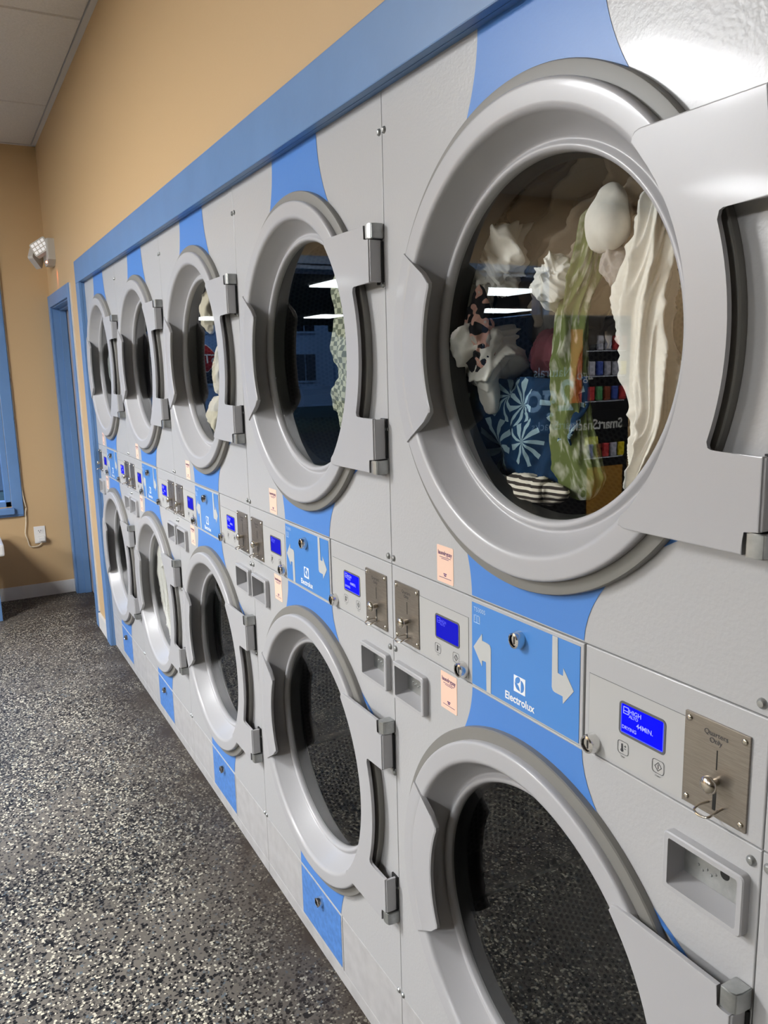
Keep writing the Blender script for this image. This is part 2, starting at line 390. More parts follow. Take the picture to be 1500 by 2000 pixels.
# ------------------------------------------------------------------ room
XB, XR, YF, ZC = -4.455, 13., -14., 2.881
WY = -.012          # face of the dryer wall
def quadbox(name, x0, x1, y0, y1, z0, z1, m, bev=0):
    return struct(name, box(bmesh.new(), x0, x1, y0, y1, z0, z1, bev), m)
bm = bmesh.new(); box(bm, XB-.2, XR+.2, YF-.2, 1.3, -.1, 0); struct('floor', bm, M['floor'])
# ceiling : lay-in tiles in a grid
bm = bmesh.new()
xs = [XB+.02]; x = -3.596
while x < XR: xs.append(x); x += 1.19
xs.append(XR)
ys = [WY-.02]; y = -.60
while y > YF: ys.append(y); y -= .61
ys.append(YF)
for i in range(len(xs)-1):
    for j in range(len(ys)-1):
        a, b_, c, d = xs[i]+.004, xs[i+1]-.004, ys[j+1]+.004, ys[j]-.004
        e = .007
        v = [bm.verts.new(p) for p in ((a+e, c+e, ZC), (b_-e, c+e, ZC), (b_-e, d-e, ZC), (a+e, d-e, ZC), (a, c, ZC+.012), (b_, c, ZC+.012), (b_, d, ZC+.012), (a, d, ZC+.012))]
        bm.faces.new((v[3], v[2], v[1], v[0]))
        for k in range(4): bm.faces.new((v[k], v[(k+1) % 4], v[4+(k+1) % 4], v[4+k]))
bmesh.ops.recalc_face_normals(bm, faces=bm.faces[:])
n0 = len(bm.faces)
box(bm, XB-.2, XR+.2, YF-.2, 1.3, ZC+.010, ZC+.1, 0, 1)
box(bm, XB, XR, WY-.024, WY, ZC-.003, ZC+.012, 0, 1)
box(bm, XB, XB+.024, YF, WY, ZC-.003, ZC+.012, 0, 1)
struct('ceiling', bm, [M['ceil'], M['grid']])
# dryer wall (right): openings for the door and the bank of dryers
DX0, DX1, DZ = -4.385, -3.59, 1.90           # door opening
OX0, OX1, OZ = -3.155, 2.42, 1.95            # dryer opening
bm = bmesh.new()
for a in ((XB-.2, DX0, WY, WY+.14, 0, ZC), (DX0, DX1, WY, WY+.14, DZ, ZC), (DX1, OX0, WY, WY+.14, 0, ZC), (OX0, OX1, WY, WY+.14, OZ, ZC), (OX1, XR+.2, WY, WY+.14, 0, ZC)):
    box(bm, *a)
box(bm, OX0-.1, OX1+.1, 1.2, 1.3, 0, ZC)
struct('wall_right', bm, M['wall'])
# end wall with window
WN0, WN1, WZ0, WZ1 = -4.0, -.365, .625, 2.24
bm = bmesh.new()
for a in ((XB-.14, XB, WN1, WY+.14, 0, ZC), (XB-.14, XB, YF-.1, WN0, 0, ZC), (XB-.14, XB, WN0, WN1, 0, WZ0), (XB-.14, XB, WN0, WN1, WZ1, ZC)): box(bm, *a)
struct('wall_back', bm, M['wall'])
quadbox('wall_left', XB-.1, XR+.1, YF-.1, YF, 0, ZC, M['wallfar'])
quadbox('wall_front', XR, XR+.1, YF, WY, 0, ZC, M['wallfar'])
# window : casing, sash, mullions, glass
w = bpy.data.objects.new('window_1', None); link(w); w['kind'] = 'structure'
bm = bmesh.new(); X1 = XB+.02
box(bm, XB, X1, WN1, -.298, WZ0-.055, WZ1+.06, .004); box(bm, XB, X1, WN0-.067, WN0, WZ0-.055, WZ1+.06, .004)
box(bm, XB, X1, WN0, WN1, WZ1, WZ1+.06, .004)
obj('window_casing', bm, M['trim'], w)
bm = bmesh.new(); box(bm, XB-.10, XB+.045, WN0, WN1+.012, WZ0-.045, WZ0-.004, .006); obj('window_sill', bm, M['trim'], w)
bm = bmesh.new(); box(bm, XB, XB+.016, WN0-.06, -.30, WZ0-.065, WZ0-.046, .003); obj('window_apron', bm, M['trim'], w)
bm = bmesh.new()
for y0, y1 in ((WN1-.035, WN1), (WN0, WN0+.035), (-1.36, -1.32), (-2.37, -2.33)): box(bm, XB-.10, XB-.01, y0, y1, WZ0-.004, WZ1, .003)
box(bm, XB-.10, XB-.01, WN0, WN1, WZ1-.035, WZ1, .003); box(bm, XB-.10, XB-.01, WN0, WN1, WZ0-.004, WZ0+.035, .003)
obj('window_sash', bm, M['trim'], w)
bm = bmesh.new(); v = [bm.verts.new((XB-.055, a, b)) for a, b in ((WN0, WZ0), (WN1, WZ0), (WN1, WZ1), (WN0, WZ1))]; bm.faces.new(v)
obj('window_glass', bm, M['winglass'], w)
# door beside the corner
d = bpy.data.objects.new('door_1', None); link(d); d['kind'] = 'structure'
CY = WY-.014
bm = bmesh.new()
box(bm, DX0-.066, DX0+.006, CY, WY, 0, DZ+.066, .003); box(bm, DX1-.006, DX1+.068, CY, WY, .0, DZ+.066, .003); box(bm, DX0+.006, DX1-.006, CY, WY, DZ-.006, DZ+.066, .003)
obj('door_casing', bm, M['trim'], d)
bm = bmesh.new()
box(bm, DX0, DX0+.012, WY, .12, 0, DZ); box(bm, DX1-.012, DX1, WY, .12, 0, DZ); box(bm, DX0, DX1, WY, .12, DZ-.012, DZ)
box(bm, DX0+.012, DX0+.024, .03, .068, 0, DZ-.012, .001); box(bm, DX1-.024, DX1-.012, .03, .068, 0, DZ-.012, .001); box(bm, DX0+.012, DX1-.012, .03, .068, DZ-.024, DZ-.012, .001)
obj('door_jamb', bm, M['trim'], d)
bm = bmesh.new(); box(bm, DX0+.016, DX1-.014, .072, .112, .006, DZ-.014, .002); obj('door_slab', bm, M['doorslab'], d)
# white strip along the right edge of the casing
bm = bmesh.new(); box(bm, DX1+.068, DX1+.074, WY-.008, WY, .1, DZ+.066); struct('trim_3', bm, M['baseb'])
# baseboards
bm = bmesh.new(); box(bm, XB, XB+.012, -.50+.0, WY, 0, .088, .002); box(bm, XB, XB+.012, -3.4, -.50, 0, .088, .002); struct('baseboard_back', bm, M['baseb'])
bm = bmesh.new(); box(bm, DX1+.075, -3.252, WY-.013, WY, 0, .092, .002); struct('baseboard_right', bm, M['baseb'])
# blue surround of the dryer bank
TY0, TY1 = WY-.016, .0
bm = bmesh.new(); box(bm, -3.245, OX1+.1, TY0, WY, 1.931, 2.041, .0025); box(bm, -3.155, OX1, WY, WY+.014, 1.931, 1.95); struct('trim_1', bm, M['trim'])
bm = bmesh.new(); box(bm, -3.245, -3.143, TY0, WY, 0, 1.9305, .0025); box(bm, -3.155, -3.143, WY, .03, 0, 1.9305); struct('trim_2', bm, M['trim'])

# ------------------------------------------------------------------ the stacked dryer (prototype, 0.79 m wide)
UW = .79; ZB, ZL, ZC0, ZC1, ZT = .038, .1885, .9625, 1.1100, 1.965
DCX, DU, DLo = .395, 1.4985, .5775
XA, XB2 = .2615, .5182
root = thing('stacked_dryer', '', 'dryer')
def plate(bm, x0, x1, z0, z1, y0=0., th=.012, bev=.0016, mi=0):
    n0 = len(bm.verts)
    e = bev
    A = [bm.verts.new(p) for p in ((x0+e, y0, z0+e), (x1-e, y0, z0+e), (x1-e, y0, z1-e), (x0+e, y0, z1-e))]
    B = [bm.verts.new(p) for p in ((x0+e*.3, y0+e*.3, z0+e*.3), (x1-e*.3, y0+e*.3, z0+e*.3), (x1-e*.3, y0+e*.3, z1-e*.3), (x0+e*.3, y0+e*.3, z1-e*.3))]
    C = [bm.verts.new(p) for p in ((x0, y0+e, z0), (x1, y0+e, z0), (x1, y0+e, z1), (x0, y0+e, z1))]
    D = [bm.verts.new(p) for p in ((x0, y0+th, z0), (x1, y0+th, z0), (x1, y0+th, z1), (x0, y0+th, z1))]
    fs = [bm.faces.new(A)]
    for P, Q in ((A, B), (B, C), (C, D)):
        for k in range(4): fs.append(bm.faces.new((P[k], Q[k], Q[(k+1) % 4], P[(k+1) % 4])))
    for f in fs: f.material_index = mi
    return bm
def holed(bm, x0, x1, z0, z1, cx, cz, r, y0=0., th=.012, bev=.0014, seg=96):
    e = bev
    def ring(x0, x1, z0, z1, y):
        out = []
        for i in range(seg):
            a = 2*PI*i/seg; c, s = math.cos(a), math.sin(a)
            t = min(((x1-cx)/c if c > 1e-9 else (x0-cx)/c if c < -1e-9 else 1e9), ((z1-cz)/s if s > 1e-9 else (z0-cz)/s if s < -1e-9 else 1e9))
            out.append([cx+c*t, y, cz+s*t])
        for X, Z in ((x0, z0), (x0, z1), (x1, z0), (x1, z1)):
            k = min(range(seg), key=lambda i: (out[i][0]-X)**2+(out[i][2]-Z)**2); out[k][0] = X; out[k][2] = Z
        return [bm.verts.new(p) for p in out]
    H0 = [bm.verts.new((cx+r*math.cos(2*PI*i/seg), y0+th, cz+r*math.sin(2*PI*i/seg))) for i in range(seg)]
    H = [bm.verts.new((cx+r*math.cos(2*PI*i/seg), y0, cz+r*math.sin(2*PI*i/seg))) for i in range(seg)]
    R1 = ring(x0+e, x1-e, z0+e, z1-e, y0); R2 = ring(x0+e*.3, x1-e*.3, z0+e*.3, z1-e*.3, y0+e*.3); R3 = ring(x0, x1, z0, z1, y0+e); R4 = ring(x0, x1, z0, z1, y0+th)
    for P, Q in ((H0, H), (H, R1), (R1, R2), (R2, R3), (R3, R4)):
        for i in range(seg):
            j = (i+1) % seg; bm.faces.new((P[i], Q[i], Q[j], P[j]))
    return bm
G = .0007
# cabinet shell
bm = bmesh.new()
box(bm, .004, .010, .011, 1.05, .0, ZT); box(bm, .780, .786, .011, 1.05, .0, ZT); box(bm, .010, .780, 1.04, 1.05, 0, ZT); box(bm, .010, .780, .011, 1.04, ZT-.006, ZT)
box(bm, .010, .780, .02, 1.04, .0, .006); box(bm, .010, .780, .0125, .9, ZC0+.004, ZC1-.004)
box(bm, .010, .780, .0125, .05, ZB-.02, ZL+.03)
obj('cabinet', bm, M['dark'], root)
# drip edge at floor
bm = bmesh.new(); plate(bm, G, UW-G, .0, ZB, .0005, .02, .0015); obj('kick_plate', bm, M['paneldirty'], root)
# bottom access panel: grey, with a blue middle
for q in ((G, XA-.0005), (.5075, UW-G)):
    bm = bmesh.new(); plate(bm, q[0], q[1], ZB+.001, ZL-G, .0, .012, .0015); obj('bottom_panel', bm, M['paneldirty'], root)
bm = bmesh.new(); plate(bm, XA, .506, ZB+.001, ZL-G, -.0005); 
lp = obj('service_flap', bm, M['paneldirty'], root)
bm = bmesh.new(); prism(bm, [(XA+.0015, ZB+.008), (.5005, ZB+.008), (.5005, ZL-.004), (XA+.0015, ZL-.004)], -.0013, -.0005); obj('blue_film', bm, M['bluedirty'], lp)
def lock(x, z, parent, y=-.0005, r=.0135, ang=0.):
    bm = bmesh.new(); lathe(bm, [(r*.62, y-.0125), (r*.66, y-.0135), (r*.86, y-.0125), (r, y-.004), (r, y)], x, z, 28)
    n = len(bm.faces)
    disc(bm, r*.64, y-.0108, x, z, 24)
    o = obj('lock', bm, M['chrome'], parent, True, ang=30)
    bm = bmesh.new(); prism(bm, rrect(x-.0012, x+.0012, z-.0058, z+.0058, .0008, 2), y-.0112, y-.0108); obj('key_slot', bm, M['black'], o)
    o['label'] = 'round chrome key lock'
    return o
lo = lock(.386, .153, root, -.0013)
# lower front, upper front
bm = bmesh.new(); holed(bm, G, UW-G, ZL+G, ZC0-G, DCX, DLo, .30); lf = obj('lower_front', bm, M['panel'], root)
bm = bmesh.new(); holed(bm, G, UW-G, ZC1+G, ZT, DCX, DU, .30); uf = obj('upper_front', bm, M['panel'], root)
lf['label'] = 'grey enamel lower front'; uf['label'] = 'grey enamel upper front'
# blue stripe film on the fronts (two bands, flaring towards the round door)
def stripe(name, parent, za, cz, fl, fr, n=14, mcol=16):
    bm = bmesh.new(); y = -.0007; cols = []
    for j in range(mcol+1):
        s = j/mcol; k = 0
        X = lambda z: fl(z)*(1-s)+fr(z)*s
        while k < 240 and math.hypot(X(za+(cz-za)*k/400)-DCX, za+(cz-za)*k/400-cz) > .326: k += 1   # until the film dives under the door seal
        ze = za+(cz-za)*k/400
        cols.append([bm.verts.new((X(za+(ze-za)*i/n), y, za+(ze-za)*i/n)) for i in range(n+1)])
    for j in range(mcol):
        for i in range(n): bm.faces.new((cols[j][i], cols[j+1][i], cols[j+1][i+1], cols[j][i+1]))
    return obj(name, bm, M['blue'], parent)
fr_ = lambda a, b, n: [a+(b-a)*i/n for i in range(n+1)]
stripe('blue_stripe', lf, ZC0-.0035, DLo, lambda z: XA-3.4*(ZC0-z)**2, lambda z: .5165+4.9*(ZC0-z)**2)
stripe('blue_stripe', lf, ZL+.0035, DLo, lambda z: XA, lambda z: .502+.17*(z-ZL)+2.6*(z-ZL)**2)
stripe('blue_stripe', uf, ZC1+.0035, DU, lambda z: XA-2.6*(z-ZC1)**2, lambda z: .5165+5.0*(z-ZC1)**2)
stripe('blue_stripe', uf, ZT-.01, DU, lambda z: .281-2.3*(1.93-z)**2 if z < 1.93 else .281, lambda z: .523+2.4*(1.93-z)**2 if z < 1.93 else .523)
# ---- control panel
bm = bmesh.new(); plate(bm, G, XA-.0006, ZC0+G, ZC1-G); cl = obj('control_panel', bm, M['panel'], root)
bm = bmesh.new(); plate(bm, XB2+.0020, UW-G, ZC0+G, ZC1-G); cr = obj('control_panel', bm, M['panel'], root)
bm = bmesh.new(); plate(bm, XA+.0004, XB2-.0002, ZC0+G, ZC1-G, -.0015); cc = obj('lint_drawer_front', bm, M['panel'], root)
cc['label'] = 'blue middle panel with grey arrows and a maker mark'
bm = bmesh.new(); prism(bm, [(XA+.002, ZC0+.004), (XB2-.0065, ZC0+.004), (XB2-.0065, ZC1-.0065), (XA+.002, ZC1-.0065)], -.0023, -.0015)
obj('blue_film', bm, M['blue2'], cc)
yd0, yd1 = -.0029, -.0022
bm = bmesh.new()
prism(bm, [(.3030, ZC0+.004), (.3145, ZC0+.004), (.3145, 1.040), (.3115, 1.0450), (.3060, 1.0462), (.2914, 1.0465), (.2910, 1.0575), (.2682, 1.0303), (.2910, 1.0040), (.2914, 1.0140), (.3015, 1.0145), (.3030, 1.0125)], yd0, yd1)
obj('turn_arrow', bm, M['arrow'], cc)
bm = bmesh.new()
prism(bm, [(.4568, ZC1-.0065), (.4678, ZC1-.0065), (.4678, 1.0545), (.4694, 1.0525), (.4795, 1.0520), (.4800, 1.0634), (.5013, 1.0373), (.4802, 1.0120), (.4795, 1.0225), (.4630, 1.0228), (.4590, 1.0242), (.4568, 1.0285)], yd0, yd1)
obj('turn_arrow', bm, M['arrow'], cc)
# maker mark: white tile with three blue leaves
bm = bmesh.new(); prism(bm, [(.3716, .9925), (.3984, .9925), (.3984, 1.0180), (.3716, 1.0180)], -.0027, yd1)
lg = obj('maker_mark', bm, M['white'], cc)
bm = bmesh.new(); gx, gz, gs = .3716, .9925, .0265
def lensq(P): prism(bm, [(gx+gs*a, gz+gs*b*.96) for a, b in P], -.0031, -.0026)
lensq([(.64+.27*math.sin(t)**1.0, .47+.37*math.cos(t)) for t in fr_(0, PI, 14)])
lensq([(.10+.13*0, .60)] + [(.10+.46*t+.06*math.sin(PI*t), .56-.42*t+.12*math.sin(PI*t)) for t in fr_(.05, 1, 8)] + [(.56-.46*t-.10*math.sin(PI*t), .14+.42*t-.10*math.sin(PI*t)) for t in fr_(.05, .95, 8)])
ca, sa = math.cos(math.radians(45)), math.sin(math.radians(45))
lensq([(.35+.25*math.cos(t)*ca-.17*math.sin(t)*sa, .76+.25*math.cos(t)*sa+.17*math.sin(t)*ca) for t in fr_(0, 2*PI*15/16, 15)])
obj('mark_leaves', bm, M['blue2'], cc)
text('lettering', 'Electrolux', .3845, .9742, .0172, M['white'], cc, y=-.0027, align='CENTER', bold=.0004, sx=.97)
text('model_lettering', 'T5300S', .2688, 1.0905, .0098, M['palebl'], cc, y=-.0027, sx=1.04)
bm = bmesh.new()
for x0, x1, z0, z1 in ((.2692, .2702, 1.0715, 1.0840), (.2842, .2852, 1.0715, 1.0840), (.2692, .2852, 1.0715, 1.0724), (.2767, .2777, 1.0724, 1.0840), (.2712, .2757, 1.0835, 1.0843), (.2787, .2832, 1.0835, 1.0843), (.2716, .2722, 1.0745, 1.0835), (.2822, .2828, 1.0745, 1.0835)):
    prism(bm, [(x0, z0), (x1, z0), (x1, z1), (x0, z1)], -.0027, yd1)
obj('booklet_symbol', bm, M['palebl'], cc)
lock(.385, 1.0765, root, -.0023)
lock(.2375, .9815, root, -.0005); lock(.5385, .979, root, -.0005)
# ---- left and right controls: overlay, display, keys, coin plate
def outline(bm, x0, x1, z0, z1, r, t, y0, y1):
    A = rrect(x0, x1, z0, z1, r); B = rrect(x0+t, x1-t, z0+t, z1-t, max(r-t, .0003)); n = len(A)
    va = [bm.verts.new((p[0], y0, p[1])) for p in A]; vb = [bm.verts.new((p[0], y0, p[1])) for p in B]
    for i in range(n):
        j = (i+1) % n; bm.faces.new((va[i], va[j], vb[j], vb[i]))
    return bm
def controls(parent, x0, sx, kx, cpx, bright, words):
    # overlay sheet
    ox0, ox1 = sx
    bm = bmesh.new(); prism(bm, [(ox0, ZC0+.007), (ox1, ZC0+.007), (ox1, 1.0725+.0), (ox0, 1.0725)], -.0006, .0004); ov = obj('control_overlay', bm, M['overlay'], parent)
    bm = bmesh.new()
    for q in ((ox0, ox1, 1.0725, 1.0731), (ox0-.0006 if ox0 > .4 else ox1, ox0 if ox0 > .4 else ox1+.0006, ZC0+.007, 1.0731)):
        prism(bm, [(q[0], q[2]), (q[1], q[2]), (q[1], q[3]), (q[0], q[3])], -.0004, .0004)
    obj('overlay_edge', bm, M['inkl'], parent)
    # display: bezel, glass, text
    a, b = x0, x0+.0745; z0, z1 = 1.0115, 1.0560
    bm = bmesh.new(); outline(bm, a, b, z0, z1, .006, .0030, -.0013, 0)
    A = rrect(a, b, z0, z1, .006); B = rrect(a+.003, b-.003, z0+.003, z1-.003, .003)
    for P, ya, yb in ((A, -.0013, 0.), (B, -.0013, .0035)):
        va = [bm.verts.new((p[0], ya, p[1])) for p in P]; vb = [bm.verts.new((p[0], yb, p[1])) for p in P]
        for i in range(len(P)):
            j = (i+1) % len(P); bm.faces.new((va[i], va[j], vb[j], vb[i]))
    dz = obj('display', bm, M['bezel'], parent)
    bm = bmesh.new(); prism(bm, [(a+.0032, z0+.0032), (b-.0032, z0+.0032), (b-.0032, z1-.0032), (a+.0032, z1-.0032)], -.0009, -.0007)
    obj('lcd', bm, M['lcd'] if bright else M['lcddim'], parent)
    tm = M['lcdtext'] if bright else M['lcdtextdim']
    bm = bmesh.new()
    for q in ((a+.0068, a+.0158, 1.0405, 1.0414), (a+.0068, a+.0158, 1.0440, 1.0448), (a+.0068, a+.0158, 1.0490, 1.0499), (a+.0068, a+.0077, 1.0405, 1.0499), (a+.0149, a+.0158, 1.0405, 1.0499)):
        prism(bm, [(q[0], q[2]), (q[1], q[2]), (q[1], q[3]), (q[0], q[3])], -.0013, -.0009)
    obj('lcd_symbol', bm, tm, parent)
    for body, tx, tz, sz in words: text('lcd_text', body, a+tx, tz, sz, tm, parent, y=-.0013, bold=.00012)
    if bright:
        bm = bmesh.new()
        for q in ((a+.0033, a+.0042, z0+.0034, z1-.0034), (a+.0033, b-.0033, z0+.0034, z0+.0043), (b-.0042, b-.0033, z0+.0034, z1-.0034)):
            prism(bm, [(q[0], q[2]), (q[1], q[2]), (q[1], q[3]), (q[0], q[3])], -.0012, -.0009)
        obj('lcd_edge', bm, M['lcd2'], parent)
    # two keys
    for k, (bx, word) in enumerate(((kx[0], 'TEMP'), (kx[1], 'START'))):
        zc = .9975-.0002*k-.0035
        bm = bmesh.new(); outline(bm, bx, bx+.0185, zc-.0088, zc+.0088, .0042, .0007, -.0012, 0)
        if k == 0:
            prism(bm, rrect(bx+.0062, bx+.0088, zc-.0018, zc+.0052, .0012, 3), -.0012, -.0008); prism(bm, rrect(bx+.0052, bx+.0098, zc-.0058, zc-.0016, .002, 3), -.0012, -.0008)
            for q in ((bx+.0112, bx+.0142, zc+.0026, zc+.0031), (bx+.01245, bx+.01295, zc+.0014, zc+.0044), (bx+.0112, bx+.0142, zc-.0008, zc-.0003)):
                prism(bm, [(q[0], q[2]), (q[1], q[2]), (q[1], q[3]), (q[0], q[3])], -.0012, -.0008)
        else:
            cx = bx+.00925
            for s0 in range(4):
                P = [(0, .0058), (.0055, 0), (0, -.0058), (-.0055, 0)]; p, q = P[s0], P[(s0+1) % 4]
                prism(bm, [(cx+p[0], zc+p[1]), (cx+q[0], zc+q[1]), (cx+q[0]*.88, zc+q[1]*.88), (cx+p[0]*.88, zc+p[1]*.88)], -.0012, -.0008)
            prism(bm, [(cx-.0003, zc-.003), (cx+.0003, zc-.003), (cx+.0003, zc+.003), (cx-.0003, zc+.003)], -.0012, -.0008)
        obj('key', bm, M['ink'], parent)
        text('key_lettering', word, bx+.0092, zc-.0132, .0030, M['ink'], parent, y=-.0012, align='CENTER')
    # coin plate (a part of the machine, with its own pieces)
    X = cpx; zb, zt = .9715, 1.0822
    bm = bmesh.new(); prism(bm, rrect(X, X+.0845, zb, zt, .001, 2), -.0028, .0, .0005); cp = obj('coin_plate', bm, M['steel'], root)
    for dx, z in ((.0065, 1.0750), (.0785, 1.0750), (.0065, .9790), (.0785, .9790)):
        bm = bmesh.new(); screw_bm(bm, X+dx, -.0028, z, .0042, .0022); obj('plate_screw', bm, M['steelw'], cp, True)
    bm = bmesh.new(); prism(bm, [(X+.0442, 1.028), (X+.0456, 1.028), (X+.0456, 1.051), (X+.0442, 1.051)], -.0031, -.0029); obj('coin_slot', bm, M['black'], cp)
    bm = bmesh.new(); prism(bm, rrect(X+.0418, X+.0462, .9795, 1.0065, .0012, 3), -.0031, -.0029)
    obj('knob_track', bm, M['black'], cp)
    bm = bmesh.new(); lathe(bm, [(.0001, -.0225), (.004, -.0223), (.0080, -.0208), (.0103, -.0180), (.0105, -.0155), (.0085, -.0138), (.0045, -.013), (.0042, -.0028)], X+.046, 1.0145, 24); obj('coin_knob', bm, M['steelw'], cp, True)
    bm = bmesh.new(); P = [(X+.037, -.003, .9865), (X+.0345, -.012, .985), (X+.0335, -.021, .9825), (X+.037, -.0245, .9808), (X+.044, -.0255, .980), (X+.051, -.0245, .9808), (X+.0545, -.021, .9825), (X+.0550, -.012, .985), (X+.0555, -.003, .9865)]
    tube(bm, catmull(P, 28), .0014, 8); obj('return_lever', bm, M['steelw'], cp, True)
    text('lettering', 'Quarters', X+.0425, 1.0655, .0085, M['ink'], cp, y=-.0032, align='CENTER')
    text('lettering', 'Only', X+.0425, 1.0575, .0085, M['ink'], cp, y=-.0032, align='CENTER')
controls(cl, .1512, (.0992, .2505), (.1500, .2056), .0138, False, [('HIGH', .0165, 1.0430, .0075), ('ALTO', .0165, 1.0382, .0055), ('IDLE', .0060, 1.0205, .0055)][:2])
controls(cr, .5828, (.5285, .6842), (.5815, .6383), .6855, True, [('HIGH', .0165, 1.0430, .0082), ('ALTO', .0165, 1.0378, .0058), ('44MIN.', .0290, 1.0290, .0088), ('DRYING', .0052, 1.0205, .0065)])
# ---- coin return boxes below
def coin_box(x0):
    x1 = x0+.1095; z0, z1 = .8535, .9275
    bm = bmesh.new(); t = .0075
    A = rrect(x0, x1, z0, z1, .006, 4); B = rrect(x0+.0015, x1-.0015, z0+.0015, z1-.0015, .005, 4); C = rrect(x0+t, x1-t, z0+t, z1-t, .0025, 4); D = rrect(x0+t+.002, x1-t-.002, z0+t+.008, z1-t-.002, .002, 4)
    V = [[bm.verts.new((p[0], y, p[1])) for p in P] for P, y in ((A, 0.), (A, -.0105), (B, -.012), (C, -.012), (C, -.010), (D, .017))]
    for P, Q in zip(V[:-1], V[1:]):
        for i in range(len(P)):
            j = (i+1) % len(P); bm.faces.new((P[i], P[j], Q[j], Q[i]))
    cb = obj('coin_box', bm, M['door'], root, True, ang=25)
    bm = bmesh.new(); prism(bm, D, .0155, .017); obj('back_plate', bm, M['zinc'], cb)
    bm = bmesh.new(); disc(bm, .0055, .0150, x0+.066, .8960, 20); lathe(bm, [(.0055, .0150), (.0065, .0156)], x0+.066, .8960, 20); obj('coin_eject_hole', bm, M['black'], cb)
    bm = bmesh.new()
    for i in range(5): screw_bm(bm, x0+.030+.006*i, .0155, .889-.004*(i % 2), .0019, .0013)
    obj('braille_dots', bm, M['zinc'], cb, True)
coin_box(.0150); coin_box(.6690)
def cut(o, boxes):
    bm = bmesh.new()
    for q in boxes: box(bm, *q)
    bmesh.ops.recalc_face_normals(bm, faces=bm.faces[:])
    me = bpy.data.meshes.new('cutter'); bm.to_mesh(me); bm.free(); c = bpy.data.objects.new('cutter', me); COL.objects.link(c)
    md = o.modifiers.new('cut', 'BOOLEAN'); md.operation = 'DIFFERENCE'; md.solver = 'EXACT'; md.object = c
    dg = bpy.context.evaluated_depsgraph_get(); dg.update(); nm = bpy.data.meshes.new_from_object(o.evaluated_get(dg))
    o.modifiers.clear(); o.data = nm; bpy.data.objects.remove(c)
# the front sheet needs real thickness behind the holes
cut(lf, [(.0150+.004, .0150+.1055, -.01, .05, .8575, .9235), (.6690+.004, .6690+.1055, -.01, .05, .8575, .9235)])
cut(cl, [(.1512+.0025, .1512+.072, -.01, .0030, 1.0140, 1.0535)]); cut(cr, [(.5828+.0025, .5828+.072, -.01, .0030, 1.0140, 1.0535)])
# ---- stickers
def sticker(x0, z0, x1, z1, y):
    bm = bmesh.new(); prism(bm, rrect(x0, x1, z0, z1, .002, 3), y-.0004, y); s = obj('payment_sticker', bm, M['sticker'], root)
    s['label'] = 'salmon pink payment sticker'
    wd = x1-x0; h = z1-z0; cx = (x0+x1)/2
    text('sticker_lettering', 'laundrypay', cx, z1-.0155, .0104, M['purple'], s, y=y-.0007, align='CENTER', sx=.92, bold=.00015)
    bm = bmesh.new()
    for w_, z in ((.033, z1-.0195), (.022, z1-.0220), (.009, z0+.0155), (.006, z0+.0125), (.036, z0+.0085)):
        hh = .0004 if w_ > .01 else .0010
        prism(bm, [(cx-w_/2, z-hh), (cx+w_/2, z-hh), (cx+w_/2, z+hh), (cx-w_/2, z+hh)], y-.0007, y-.0004)
    obj('sticker_rule', bm, M['purple'], s)
sticker(.1592, 1.1150, .2085, 1.1780, -.0002); sticker(.1665, .8905, .2160, .9570, -.0002)
# ---- screws on the fronts
def screws(spots, parent):
    for x, z in spots:
        bm = bmesh.new(); screw_bm(bm, x, 0., z, .0062, .0042); obj('screw', bm, M['zinc'], parent, True)
screws([(.009, 1.1225), (.779, 1.1235), (.009, .9465), (.778, .9445), (.0085, 1.868), (.781, 1.868), (.0075, .1945), (.781, .1945), (.7835, DU+.118), (.7835, DU-.137), (.7835, DLo+.108), (.7835, DLo-.142)], root)
